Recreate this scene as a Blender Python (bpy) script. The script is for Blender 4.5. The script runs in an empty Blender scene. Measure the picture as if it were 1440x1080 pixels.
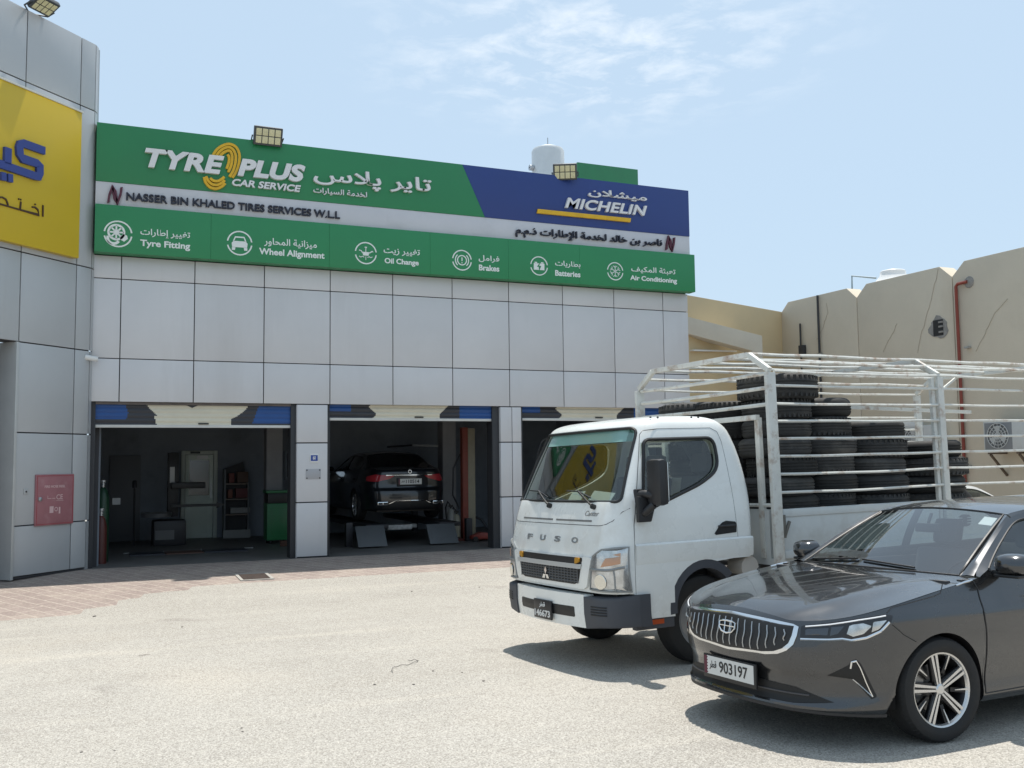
import bpy, bmesh, math, random
from mathutils import Vector, Matrix
random.seed(7)
SC = bpy.context.scene
COL = SC.collection
R = math.radians
# ------------------------------------------------------------------ camera, sky, sun, exposure
FPX, YAW, PITCH, ROLL, CAMH = 1382.9, .41, .0787, -.0121, 1.7283
def cam_axes():
    cy, sy, cp, sp = math.cos(YAW), math.sin(YAW), math.cos(PITCH), math.sin(PITCH)
    f = Vector((sy*cp, cy*cp, sp)); r = Vector((cy, -sy, 0)); u = r.cross(f)
    cr, sr = math.cos(ROLL), math.sin(ROLL)
    return f, r*cr+u*sr, u*cr-r*sr
CF, CR_, CU = cam_axes()
CPOS = Vector((0, 0, CAMH))
cd = bpy.data.cameras.new('camera'); cam = bpy.data.objects.new('camera', cd); COL.objects.link(cam)
cd.sensor_width = 36; cd.lens = FPX/1440*36; cd.clip_start = .05; cd.clip_end = 3000
m3 = Matrix((CR_, CU, -CF)).transposed()
cam.matrix_world = Matrix.Translation(CPOS) @ m3.to_4x4()
SC.camera = cam
SC.view_settings.view_transform = 'Standard'; SC.view_settings.look = 'None'
SC.view_settings.exposure = .44; SC.view_settings.gamma = 1
SUN = Vector((.18, .21, 1)).normalized()
sun_el = math.asin(SUN.z); sun_az = math.atan2(SUN.x, SUN.y)
W = bpy.data.worlds.new('World'); SC.world = W; W.use_nodes = True
nt = W.node_tree; bg = nt.nodes['Background']; bg.inputs[1].default_value = .096
sky = nt.nodes.new('ShaderNodeTexSky'); sky.sky_type = 'NISHITA'; sky.sun_disc = False
sky.sun_elevation = sun_el; sky.sun_rotation = sun_az; sky.air_density = 1.0; sky.dust_density = 2.2; sky.ozone_density = 1.2
def N(tree, typ, **kw):
    n = tree.nodes.new(typ)
    for k, v in kw.items():
        if k.startswith('i_'):
            key = k[2:]; key = int(key) if key.isdigit() else key
            n.inputs[key].default_value = v
        else: setattr(n, k, v)
    return n
# thin high cloud: noise over the direction of the sky, projected on a plane far above
geo = N(nt, 'ShaderNodeTexCoord'); sep = N(nt, 'ShaderNodeSeparateXYZ'); nt.links.new(geo.outputs['Generated'], sep.inputs[0])
mz = N(nt, 'ShaderNodeMath', operation='MAXIMUM', i_1=.05); nt.links.new(sep.outputs[2], mz.inputs[0])
dx = N(nt, 'ShaderNodeMath', operation='DIVIDE'); dy = N(nt, 'ShaderNodeMath', operation='DIVIDE')
nt.links.new(sep.outputs[0], dx.inputs[0]); nt.links.new(mz.outputs[0], dx.inputs[1])
nt.links.new(sep.outputs[1], dy.inputs[0]); nt.links.new(mz.outputs[0], dy.inputs[1])
cmb = N(nt, 'ShaderNodeCombineXYZ'); nt.links.new(dx.outputs[0], cmb.inputs[0]); nt.links.new(dy.outputs[0], cmb.inputs[1])
n1 = N(nt, 'ShaderNodeTexNoise', i_Scale=6.5, i_Detail=9., i_Roughness=.62, i_Distortion=.3); nt.links.new(cmb.outputs[0], n1.inputs['Vector'])
n2 = N(nt, 'ShaderNodeTexNoise', i_Scale=.95, i_Detail=2.); nt.links.new(cmb.outputs[0], n2.inputs['Vector'])
r1 = N(nt, 'ShaderNodeMapRange', i_1=.46, i_2=.74); nt.links.new(n1.outputs[0], r1.inputs[0])
# one loose patch of cloud, high in the sky ahead
vd = N(nt, 'ShaderNodeVectorMath', operation='DISTANCE'); nt.links.new(cmb.outputs[0], vd.inputs[0]); vd.inputs[1].default_value = (1.14, 2.06, 0)
r2 = N(nt, 'ShaderNodeMapRange', i_1=.70, i_2=.15); nt.links.new(vd.outputs['Value'], r2.inputs[0])
mm = N(nt, 'ShaderNodeMath', operation='MULTIPLY'); nt.links.new(r1.outputs[0], mm.inputs[0]); nt.links.new(r2.outputs[0], mm.inputs[1])
mm2 = N(nt, 'ShaderNodeMath', operation='MULTIPLY', i_1=.7); nt.links.new(mm.outputs[0], mm2.inputs[0])
# dusty whitening of the whole sky
hz = N(nt, 'ShaderNodeMixRGB', i_Fac=.72); hz.inputs[2].default_value = (5.0, 6.45, 7.8, 1); nt.links.new(sky.outputs[0], hz.inputs[1])
mix = N(nt, 'ShaderNodeMixRGB'); mix.inputs[2].default_value = (8.2, 8.6, 9.0, 1)
nt.links.new(mm2.outputs[0], mix.inputs[0]); nt.links.new(hz.outputs[0], mix.inputs[1]); nt.links.new(mix.outputs[0], bg.inputs[0])
sl = bpy.data.lights.new('sun', 'SUN'); sl.energy = 3.9; sl.angle = R(.55); sl.color = (1, .95, .87)
so = bpy.data.objects.new('sun', sl); COL.objects.link(so); so.location = (0, 0, 60)
so.rotation_euler = SUN.to_track_quat('Z', 'Y').to_euler()
# ------------------------------------------------------------------ placing helpers: a pixel of the photo to a point on a plane of the place
def ray(u, v): return (CF + CR_*((u-720)/FPX) - CU*((v-540)/FPX))
def on(u, v, p0, n):
    d = ray(u, v); n = Vector(n); return CPOS + d*((Vector(p0)-CPOS).dot(n)/d.dot(n))
def PX(u, v, X): return on(u, v, (X, 0, 0), (1, 0, 0))
def PY(u, v, Y): return on(u, v, (0, Y, 0), (0, 1, 0))
def gz(y):
    if y < 3: return .018
    if y < 13.6: return -.018*(y-4)
    if y < 17.9: return -.173+(y-13.6)*.173/4.3
    return 0.
def PG(u, v):
    z = -.1
    for i in range(12):
        p = on(u, v, (0, 0, z), (0, 0, 1)); z = gz(p.y)
    return p
# ------------------------------------------------------------------ materials
MATS = {}
def mat(name, col, rough=.6, metal=0., var=0., vs=3., bump=0., bs=60., coat=0., island=0., spec=.5, stain=None, ss=1.2, sfac=.6, streak=False):
    if name in MATS: return MATS[name]
    m = bpy.data.materials.new(name); m.use_nodes = True; t = m.node_tree; b = t.nodes['Principled BSDF']
    b.inputs['Roughness'].default_value = rough; b.inputs['Metallic'].default_value = metal
    b.inputs['Coat Weight'].default_value = coat; b.inputs['Coat Roughness'].default_value = .04
    b.inputs['Specular IOR Level'].default_value = spec
    c = tuple(col)+(1,); out = None
    tc = N(t, 'ShaderNodeTexCoord')
    rgb = N(t, 'ShaderNodeRGB'); rgb.outputs[0].default_value = c; out = rgb.outputs[0]
    if var:
        n = N(t, 'ShaderNodeTexNoise', i_Scale=vs, i_Detail=6., i_Roughness=.65); t.links.new(tc.outputs['Object'], n.inputs['Vector'])
        mr = N(t, 'ShaderNodeMapRange', i_1=.3, i_2=.7, i_3=1-var, i_4=1+var); t.links.new(n.outputs[0], mr.inputs[0])
        mu = N(t, 'ShaderNodeVectorMath', operation='SCALE'); t.links.new(out, mu.inputs[0]); t.links.new(mr.outputs[0], mu.inputs['Scale']); out = mu.outputs[0]
        rr = N(t, 'ShaderNodeMapRange', i_1=.3, i_2=.7, i_3=max(0, rough-.08), i_4=min(1, rough+.08)); t.links.new(n.outputs[0], rr.inputs[0]); t.links.new(rr.outputs[0], b.inputs['Roughness'])
    if island:
        g = N(t, 'ShaderNodeNewGeometry'); mr = N(t, 'ShaderNodeMapRange', i_3=1-island, i_4=1+island); t.links.new(g.outputs['Random Per Island'], mr.inputs[0])
        mu = N(t, 'ShaderNodeVectorMath', operation='SCALE'); t.links.new(out, mu.inputs[0]); t.links.new(mr.outputs[0], mu.inputs['Scale']); out = mu.outputs[0]
    if stain:
        mp = N(t, 'ShaderNodeMapping'); t.links.new(tc.outputs['Object'], mp.inputs[0])
        mp.inputs['Scale'].default_value = (1, 1, .12) if streak else (1, 1, 1)
        n = N(t, 'ShaderNodeTexNoise', i_Scale=ss, i_Detail=9., i_Roughness=.7); t.links.new(mp.outputs[0], n.inputs['Vector'])
        mr = N(t, 'ShaderNodeMapRange', i_1=.52, i_2=.72, i_3=0., i_4=sfac); t.links.new(n.outputs[0], mr.inputs[0])
        mx = N(t, 'ShaderNodeMixRGB'); mx.inputs[2].default_value = tuple(stain)+(1,); t.links.new(mr.outputs[0], mx.inputs[0]); t.links.new(out, mx.inputs[1]); out = mx.outputs[0]
    t.links.new(out, b.inputs['Base Color'])
    if bump:
        n = N(t, 'ShaderNodeTexNoise', i_Scale=bs, i_Detail=5.); t.links.new(tc.outputs['Object'], n.inputs['Vector'])
        bp = N(t, 'ShaderNodeBump', i_Strength=bump, i_Distance=.02); t.links.new(n.outputs[0], bp.inputs['Height']); t.links.new(bp.outputs[0], b.inputs['Normal'])
    MATS[name] = m; return m
def glass(name, tint, gloss=.07, rough=.0):
    if name in MATS: return MATS[name]
    m = bpy.data.materials.new(name); m.use_nodes = True; t = m.node_tree; t.nodes.clear()
    o = N(t, 'ShaderNodeOutputMaterial'); mx = N(t, 'ShaderNodeMixShader'); tr = N(t, 'ShaderNodeBsdfTransparent'); gl = N(t, 'ShaderNodeBsdfGlossy')
    tr.inputs[0].default_value = tuple(tint)+(1,); gl.inputs['Roughness'].default_value = rough; gl.inputs[0].default_value = (1, 1, 1, 1)
    ge = N(t, 'ShaderNodeNewGeometry'); dt = N(t, 'ShaderNodeVectorMath', operation='DOT_PRODUCT'); t.links.new(ge.outputs['Normal'], dt.inputs[0]); t.links.new(ge.outputs['Incoming'], dt.inputs[1])
    ab = N(t, 'ShaderNodeMath', operation='ABSOLUTE'); t.links.new(dt.outputs['Value'], ab.inputs[0]); iv = N(t, 'ShaderNodeMath', operation='SUBTRACT', i_0=1.); t.links.new(ab.outputs[0], iv.inputs[1])
    pw = N(t, 'ShaderNodeMath', operation='POWER', i_1=4.); t.links.new(iv.outputs[0], pw.inputs[0]); ad = N(t, 'ShaderNodeMath', operation='MULTIPLY_ADD', i_1=.9, i_2=.04+gloss); ad.use_clamp = True
    t.links.new(pw.outputs[0], ad.inputs[0]); t.links.new(ad.outputs[0], mx.inputs[0]); t.links.new(tr.outputs[0], mx.inputs[1]); t.links.new(gl.outputs[0], mx.inputs[2]); t.links.new(mx.outputs[0], o.inputs[0])
    MATS[name] = m; return m
# ------------------------------------------------------------------ mesh helpers
class MB:
    def __init__(s): s.v = []; s.f = []; s.m = []; s.mats = []
    def mi(s, m):
        if m is None: return 0
        if m not in s.mats: s.mats.append(m)
        return s.mats.index(m)
    def add(s, vs, fs, m=None):
        b = len(s.v); s.v += [tuple(p) for p in vs]; k = s.mi(m)
        for f in fs: s.f.append(tuple(b+i for i in f)); s.m.append(k)
        return s
    def box(s, x0, x1, y0, y1, z0, z1, m=None, M=None):
        vs = [Vector(p) for p in ((x0,y0,z0),(x1,y0,z0),(x1,y1,z0),(x0,y1,z0),(x0,y0,z1),(x1,y0,z1),(x1,y1,z1),(x0,y1,z1))]
        if M is not None: vs = [M @ p for p in vs]
        return s.add(vs, [(0,3,2,1),(4,5,6,7),(0,1,5,4),(1,2,6,5),(2,3,7,6),(3,0,4,7)], m)
    def bar(s, a, b, w, h=None, m=None, up=(0, 0, 1)):
        a, b = Vector(a), Vector(b); h = h or w; d = (b-a).normalized(); u = Vector(up)
        if abs(d.dot(u)) > .98: u = Vector((1, 0, 0))
        r = d.cross(u).normalized()*(w/2); u = r.cross(d).normalized()*(h/2)
        vs = [a-r-u, a+r-u, a+r+u, a-r+u, b-r-u, b+r-u, b+r+u, b-r+u]
        return s.add(vs, [(0,1,2,3),(7,6,5,4),(1,0,4,5),(2,1,5,6),(3,2,6,7),(0,3,7,4)], m)
    def tube(s, pts, r, n=8, m=None, cyc=False, cap=True):
        pts = [Vector(p) for p in pts]; k = len(pts); vs = []; pr = None
        for i, p in enumerate(pts):
            a = pts[i-1] if (i or cyc) else p; b = pts[(i+1) % k] if (i < k-1 or cyc) else p
            d = (b-a).normalized()
            if pr is None:
                u = Vector((0, 0, 1)) if abs(d.z) < .9 else Vector((1, 0, 0)); x = d.cross(u).normalized()
            else:
                x = (pr-d*pr.dot(d)).normalized()
            pr = x; y = d.cross(x); rr = r[i] if isinstance(r, (list, tuple)) else r
            for j in range(n):
                t = 2*math.pi*j/n; vs.append(p+x*math.cos(t)*rr+y*math.sin(t)*rr)
        fs = []
        for i in range(k if cyc else k-1):
            for j in range(n):
                fs.append((i*n+j, i*n+(j+1) % n, ((i+1) % k)*n+(j+1) % n, ((i+1) % k)*n+j))
        if cap and not cyc: fs += [tuple(range(n-1, -1, -1)), tuple((k-1)*n+j for j in range(n))]
        return s.add(vs, fs, m)
    def lathe(s, prof, n=32, M=None, m=None, closed=False):
        # prof: (radius, height) pairs, turned about z
        vs = []; k = len(prof)
        for i in range(n):
            t = 2*math.pi*i/n
            for r, h in prof: vs.append(Vector((r*math.cos(t), r*math.sin(t), h)))
        if M is not None: vs = [M @ p for p in vs]
        fs = []
        for i in range(n):
            for j in range(k if closed else k-1):
                fs.append((i*k+j, ((i+1) % n)*k+j, ((i+1) % n)*k+(j+1) % k, i*k+(j+1) % k))
        return s.add(vs, fs, m)
    def prism(s, poly, fn, a, b, m=None):
        # poly: 2-D outline; fn(p, h) -> 3-D point
        k = len(poly); vs = [fn(p, a) for p in poly]+[fn(p, b) for p in poly]
        fs = [tuple(range(k-1, -1, -1)), tuple(range(k, 2*k))]+[(i, (i+1) % k, k+(i+1) % k, k+i) for i in range(k)]
        return s.add(vs, fs, m)
    def grid(s, rows, m=None, skip=None, flip=False):
        h = len(rows); w = len(rows[0]); vs = [p for r in rows for p in r]; fs = []
        for i in range(h-1):
            for j in range(w-1):
                if skip and skip(i, j): continue
                f = (i*w+j, i*w+j+1, (i+1)*w+j+1, (i+1)*w+j); fs.append(f[::-1] if flip else f)
        return s.add(vs, fs, m)
    def build(s, name, m=None, parent=None, smooth=True, ang=35, bevel=0., fix=True):
        me = bpy.data.meshes.new(name); me.from_pydata(s.v, [], s.f)
        ms = ([m] if m is not None else [])
        for q in (s.mats if m is None else []): ms.append(q)
        for q in ms: me.materials.append(q)
        if m is None and s.mats: me.polygons.foreach_set('material_index', s.m)
        if fix or bevel:
            bm = bmesh.new(); bm.from_mesh(me)
            if fix: bmesh.ops.recalc_face_normals(bm, faces=bm.faces)
            if bevel:
                es = [e for e in bm.edges if len(e.link_faces) == 2 and e.calc_face_angle(0) > R(40)]
                bmesh.ops.bevel(bm, geom=es, offset=bevel, segments=2, affect='EDGES', profile=.6, clamp_overlap=True)
            bm.to_mesh(me); bm.free()
        if smooth:
            me.shade_smooth(); me.set_sharp_from_angle(angle=R(ang))
        o = bpy.data.objects.new(name, me); COL.objects.link(o)
        if parent: o.parent = parent
        return o
def tag(o, label=None, cat=None, group=None, kind=None):
    if label: o['label'] = label
    if cat: o['category'] = cat
    if group: o['group'] = group
    if kind: o['kind'] = kind
    return o
def thing(name, label, cat, loc=(0, 0, 0), rz=0., group=None, M=None):
    o = bpy.data.objects.new(name, None); o.empty_display_size = .2; COL.objects.link(o)
    if M is not None: o.matrix_world = M
    else: o.location = loc; o.rotation_euler = (0, 0, rz)
    return tag(o, label, cat, group)
def copy_tree(o, parent=None):
    c = o.copy(); COL.objects.link(c); c.parent = parent
    for ch in o.children: copy_tree(ch, c)
    return c
def catmull(pts, n):
    pts = [Vector(p) for p in pts]; out = []; k = len(pts)
    for i in range(k-1):
        p0, p1, p2, p3 = pts[max(i-1, 0)], pts[i], pts[i+1], pts[min(i+2, k-1)]
        for j in range(n):
            t = j/n; out.append(.5*((2*p1)+(p2-p0)*t+(2*p0-5*p1+4*p2-p3)*t*t+(3*p1-p0-3*p2+p3)*t**3))
    out.append(pts[-1]); return out
def lerp_keys(x, keys):
    if x <= keys[0][0]: return keys[0][1]
    for (a, p), (b, q) in zip(keys, keys[1:]):
        if x <= b: return p+(q-p)*(x-a)/(b-a)
    return keys[-1][1]
def smooth_keys(x, keys):
    # monotone-ish cubic through keys
    if x <= keys[0][0]: return keys[0][1]
    if x >= keys[-1][0]: return keys[-1][1]
    for i in range(len(keys)-1):
        a, p = keys[i]; b, q = keys[i+1]
        if x <= b:
            def sl(j):
                if j <= 0 or j >= len(keys)-1: 
                    j = min(max(j, 0), len(keys)-2); return (keys[j+1][1]-keys[j][1])/(keys[j+1][0]-keys[j][0])
                return (keys[j+1][1]-keys[j-1][1])/(keys[j+1][0]-keys[j-1][0])
            h = b-a; t = (x-a)/h; m0, m1 = sl(i)*h, sl(i+1)*h
            return (2*t**3-3*t*t+1)*p+(t**3-2*t*t+t)*m0+(-2*t**3+3*t*t)*q+(t**3-t*t)*m1
# ------------------------------------------------------------------ lettering
_AR = {'ا':(0xFE8D,2),'أ':(0xFE83,2),'إ':(0xFE87,2),'ئ':(0xFE89,4),'ب':(0xFE8F,4),'ة':(0xFE93,2),'ت':(0xFE95,4),'خ':(0xFEA5,4),'ح':(0xFEA1,4),'د':(0xFEA9,2),'ذ':(0xFEAB,2),'ر':(0xFEAD,2),'ز':(0xFEAF,2),
       'س':(0xFEB1,4),'ش':(0xFEB5,4),'ص':(0xFEB9,4),'ط':(0xFEC1,4),'ع':(0xFEC9,4),'غ':(0xFECD,4),'ف':(0xFED1,4),'ق':(0xFED5,4),'ك':(0xFED9,4),'ل':(0xFEDD,4),'م':(0xFEE1,4),'ن':(0xFEE5,4),'و':(0xFEED,2),'ي':(0xFEF1,4),'پ':(0xFB56,4)}
def shape_ar(s):
    s = s.replace('لا', '\x01').replace('لإ', '\x02'); tab = dict(_AR); tab['\x01'] = (0xFEFB, 2); tab['\x02'] = (0xFEF9, 2); out = ''
    for i, c in enumerate(s):
        if c not in tab: out += c; continue
        b, k = tab[c]
        pj = i > 0 and s[i-1] in tab and tab[s[i-1]][1] == 4; nj = k == 4 and i < len(s)-1 and s[i+1] in tab
        out += chr(b+(3 if pj and nj else 1 if pj else 2 if nj else 0))
    return out[::-1]
def text_mesh(s, bold=0., shear=0., extrude=.0, spacing=1.):
    c = bpy.data.curves.new('lettering', 'FONT'); c.body = s; c.size = 1; c.shear = shear; c.offset = bold; c.extrude = extrude; c.resolution_u = 4; c.space_character = spacing
    o = bpy.data.objects.new('lettering', c); COL.objects.link(o)
    dg = bpy.context.evaluated_depsgraph_get(); e = o.evaluated_get(dg); me = e.to_mesh()
    vs = [v.co.copy() for v in me.vertices]; fs = [tuple(p.vertices) for p in me.polygons]; e.to_mesh_clear()
    bpy.data.objects.remove(o); bpy.data.curves.remove(c)
    return vs, fs
def fit_text(mb, s, x0, x1, y0, y1, fn, depth, bold=0., shear=0., arabic=False, m=None, spacing=1.):
    # writes s into the rectangle x0..x1, y0..y1 of a plane; fn(x, y, h) -> 3-D point, h from 0 to depth
    if arabic: s = shape_ar(s)
    vs, fs = text_mesh(s, bold, shear, .5, spacing)
    ax, bx = min(v.x for v in vs), max(v.x for v in vs); ay, by = min(v.y for v in vs), max(v.y for v in vs)
    mb.add([fn(x0+(v.x-ax)/(bx-ax)*(x1-x0), y0+(v.y-ay)/(by-ay)*(y1-y0), (v.z+.5)*depth) for v in vs], fs, m)
def ring(mb, cx, cy, r, w, fn, depth, a0=0, a1=360, n=28, m=None, ry=None):
    ry = ry or r; k = max(3, int(n*(a1-a0)/360)); out = []; inn = []
    for i in range(k+1):
        t = R(a0+(a1-a0)*i/k); out.append((cx+r*math.cos(t), cy+ry*math.sin(t))); inn.append((cx+(r-w)*math.cos(t), cy+(ry-w)*math.sin(t)))
    for i in range(k):
        q = [out[i], out[i+1], inn[i+1], inn[i]]; mb.prism(q, lambda p, h: fn(p[0], p[1], h), 0, depth, m)
def stroke(mb, pts, w, fn, depth, m=None):
    # a flat ribbon of width w along a 2-D polyline
    pts = [Vector(p) for p in pts]; L = []; Rr = []
    for i, p in enumerate(pts):
        a = pts[max(i-1, 0)]; b = pts[min(i+1, len(pts)-1)]; d = (b-a).normalized(); n = Vector((-d.y, d.x))*w/2
        if 0 < i < len(pts)-1:
            d1 = (p-a).normalized(); d2 = (b-p).normalized(); c = max(.5, math.sqrt(max(0, (1+d1.dot(d2))/2))); n /= c
        L.append(p+n); Rr.append(p-n)
    poly_v = [fn(q.x, q.y, h) for h in (0, depth) for q in L+Rr]; k = len(pts); fs = []
    for i in range(k-1):
        fs += [(i, i+1, k+i+1, k+i), (2*k+i, 3*k+i, 3*k+i+1, 2*k+i+1), (i, 2*k+i, 2*k+i+1, i+1), (k+i, k+i+1, 3*k+i+1, 3*k+i)]
    fs += [(0, k, 3*k, 2*k), (k-1, 3*k-1, 4*k-1, 2*k-1)]
    mb.add(poly_v, fs, m)
def each(mb, name, m, parent, **kw):
    # every separate piece of mb becomes a part of its own
    par = list(range(len(mb.v)))
    def find(a):
        while par[a] != a: par[a] = par[par[a]]; a = par[a]
        return a
    for f in mb.f:
        for i in f[1:]: par[find(i)] = find(f[0])
    groups = {}
    for f in mb.f: groups.setdefault(find(f[0]), []).append(f)
    out = []
    for fs in groups.values():
        ids = sorted({i for f in fs for i in f}); mp = {i: k for k, i in enumerate(ids)}; q = MB(); q.add([mb.v[i] for i in ids], [tuple(mp[i] for i in f) for f in fs]); out.append(q.build(name, m, parent, **kw))
    return out
# ================================================================== THE SETTING
D = 18.315
# ---- ground: one sheet to the horizon, falling gently towards a gutter and rising to the workshop floor
def ground_mat():
    m = bpy.data.materials.new('bleached asphalt'); m.use_nodes = True; t = m.node_tree; b = t.nodes['Principled BSDF']; L = t.links
    tc = N(t, 'ShaderNodeTexCoord'); P = tc.outputs['Object']
    def noise(s, d=6, r=.6, dist=0):
        n = N(t, 'ShaderNodeTexNoise', i_Scale=s, i_Detail=float(d), i_Roughness=r, i_Distortion=dist); L.new(P, n.inputs['Vector']); return n.outputs[0]
    def mr(a, lo, hi, x=0., y=1.):
        n = N(t, 'ShaderNodeMapRange', i_1=lo, i_2=hi, i_3=x, i_4=y); L.new(a, n.inputs[0]); return n.outputs[0]
    def mixc(f, a, c):
        n = N(t, 'ShaderNodeMixRGB'); L.new(f, n.inputs[0])
        if isinstance(a, tuple): n.inputs[1].default_value = a
        else: L.new(a, n.inputs[1])
        n.inputs[2].default_value = c; return n.outputs[0]
    base = mixc(mr(noise(.35, 5), .35, .65), (.345, .324, .290, 1), (.405, .382, .342, 1))
    mp = N(t, 'ShaderNodeMapping'); mp.inputs['Scale'].default_value = (.10, 1.1, 1); mp.inputs['Rotation'].default_value = (0, 0, R(-8)); L.new(P, mp.inputs[0])
    ns = N(t, 'ShaderNodeTexNoise', i_Scale=1.6, i_Detail=6., i_Roughness=.65); L.new(mp.outputs[0], ns.inputs['Vector'])
    base = mixc(mr(ns.outputs[0], .50, .68, 0, .5), base, (.325, .30, .262, 1)); base = mixc(mr(ns.outputs[0], .46, .32, 0, .5), base, (.50, .46, .395, 1))      # wheel tracks and swept dust
    base = mixc(mr(noise(2.2, 6, .7), .5, .75, 0, .5), base, (.33, .305, .265, 1))
    base = mixc(mr(noise(.16, 3), .55, .7, 0, .55), base, (.50, .445, .37, 1))           # drifted sand
    v = N(t, 'ShaderNodeTexVoronoi', i_Scale=95., i_Randomness=1.); L.new(P, v.inputs['Vector'])
    vm = N(t, 'ShaderNodeRGBToBW'); L.new(v.outputs['Color'], vm.inputs[0])
    base = mixc(mr(vm.outputs[0],   .62, .85, 0, .5), base, (.58, .555, .50, 1))             # pale stones in the surface
    base = mixc(mr(vm.outputs[0], .32, .14, 0, .6), base, (.20, .185, .165, 1))               # dark stones
    base = mixc(mr(noise(38, 5, .85), .56, .72, 0, .5), base, (.22, .205, .18, 1))
    base = mixc(mr(noise(.9, 4, .55, .6), .62, .72, 0, .5), base, (.23, .21, .19, 1))           # old stains
    base = mixc(mr(noise(2.7, 2, .5, .2), .745, .78, 0, .7), base, (.15, .13, .115, 1))           # oil spots
    v2 = N(t, 'ShaderNodeTexVoronoi', i_Scale=130.); L.new(P, v2.inputs['Vector']); w2 = N(t, 'ShaderNodeRGBToBW'); L.new(v2.outputs['Color'], w2.inputs[0])
    base = mixc(mr(w2.outputs[0], .42, .12, 0, .6), base, (.17, .155, .135, 1)); base = mixc(mr(w2.outputs[0], .62, .88, 0, .55), base, (.62, .59, .535, 1))
    L.new(base, b.inputs['Base Color']); b.inputs['Roughness'].default_value = .9; b.inputs['Specular IOR Level'].default_value = .25
    h = N(t, 'ShaderNodeMath', operation='ADD'); L.new(noise(55, 4, .7), h.inputs[0]); L.new(vm.outputs[0], h.inputs[1])
    bp = N(t, 'ShaderNodeBump', i_Strength=.55, i_Distance=.012); L.new(h.outputs[0], bp.inputs['Height']); L.new(bp.outputs[0], b.inputs['Normal'])
    return m
g = MB(); ys = [-400, -60, -20, -5, 0, 1, 2, 3, 4, 6, 8, 10, 12, 13, 13.6, 14, 15, 16, 17, 17.9, 18.2, 20, 30, 60, 400]; xs = [-400, -80, -30, -10, -5, 0, 5, 10, 15, 20, 40, 90, 400]
g.grid([[(x, y, gz(y)-(.012 if y > 17.9 else 0)) for x in xs] for y in ys])
tag(g.build('parking_lot', ground_mat(), fix=False), kind='structure')
# ---- brick paving in front of the bays
def paver_mat():
    m = bpy.data.materials.new('brick pavers'); m.use_nodes = True; t = m.node_tree; b = t.nodes['Principled BSDF']; L = t.links
    tc = N(t, 'ShaderNodeTexCoord'); mp = N(t, 'ShaderNodeMapping'); mp.inputs['Rotation'].default_value = (0, 0, R(62)); L.new(tc.outputs['Object'], mp.inputs[0])
    br = N(t, 'ShaderNodeTexBrick', i_Scale=1.); br.inputs['Brick Width'].default_value = .42; br.inputs['Row Height'].default_value = .21; br.inputs['Mortar Size'].default_value = .010
    br.inputs['Color1'].default_value = (.25, .20, .178, 1); br.inputs['Color2'].default_value = (.295, .24, .212, 1); br.inputs['Mortar'].default_value = (.40, .345, .295, 1); L.new(mp.outputs[0], br.inputs['Vector'])
    n = N(t, 'ShaderNodeTexNoise', i_Scale=1.6, i_Detail=8., i_Roughness=.7); L.new(tc.outputs['Object'], n.inputs['Vector'])
    f = N(t, 'ShaderNodeMapRange', i_1=.46, i_2=.74, i_3=0., i_4=.55); L.new(n.outputs[0], f.inputs[0])
    mx = N(t, 'ShaderNodeMixRGB'); mx.inputs[2].default_value = (.40, .345, .285, 1); L.new(f.outputs[0], mx.inputs[0]); L.new(br.outputs[0], mx.inputs[1])
    sp = N(t, 'ShaderNodeSeparateXYZ'); L.new(tc.outputs['Object'], sp.inputs[0])
    n2 = N(t, 'ShaderNodeTexNoise', i_Scale=30., i_Detail=3.); L.new(tc.outputs['Object'], n2.inputs['Vector'])
    f2 = N(t, 'ShaderNodeMapRange', i_1=.3, i_2=.7, i_3=.8, i_4=1.2); L.new(n2.outputs[0], f2.inputs[0])
    sc = N(t, 'ShaderNodeVectorMath', operation='SCALE'); L.new(mx.outputs[0], sc.inputs[0]); L.new(f2.outputs[0], sc.inputs['Scale'])
    L.new(sc.outputs[0], b.inputs['Base Color']); b.inputs['Roughness'].default_value = .88
    bp = N(t, 'ShaderNodeBump', i_Strength=.4, i_Distance=.01); L.new(br.outputs['Fac'], bp.inputs['Height']); bp.invert = True; L.new(bp.outputs[0], b.inputs['Normal'])
    return m
edge = [(-9, 12.9), (-3, 13.0), (-1.6, 13.3), (-.9, 13.62), (-.2, 13.85), (.25, 14.2), (.6, 14.75), (1.1, 15.2), (1.8, 15.45), (2.9, 15.6), (4.7, 15.65), (6.7, 15.6), (9, 15.6), (14, 15.55), (17.4, 15.5)]
g = MB(); rows = []
for i, (x, y0) in enumerate([(p.x, p.y) for p in catmull([(a, b, 0) for a, b in edge], 6)]):
    y0 += random.uniform(-.05, .05); rows.append([(x, y, gz(y)+.006-(.02 if y == y0 else 0)) for y in [y0]+[y for y in (13.6, 14, 14.5, 15, 15.4, 15.8, 16.3, 16.8, 17.3, 17.9, 18.25) if y > y0+.04]])
for a, b in zip(rows, rows[1:]):
    n = min(len(a), len(b)); a2 = a[-n:]; b2 = b[-n:]
    g.grid([a2, b2])
    if len(a) > n: 
        for k in range(len(a)-n): g.add([a[k], a[k+1], b2[0]], [(0, 1, 2)])
    if len(b) > n:
        for k in range(len(b)-n): g.add([b[k], b[k+1], a2[0]], [(0, 1, 2)])
tag(g.build('brick_paving', paver_mat(), fix=True), kind='structure')
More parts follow.
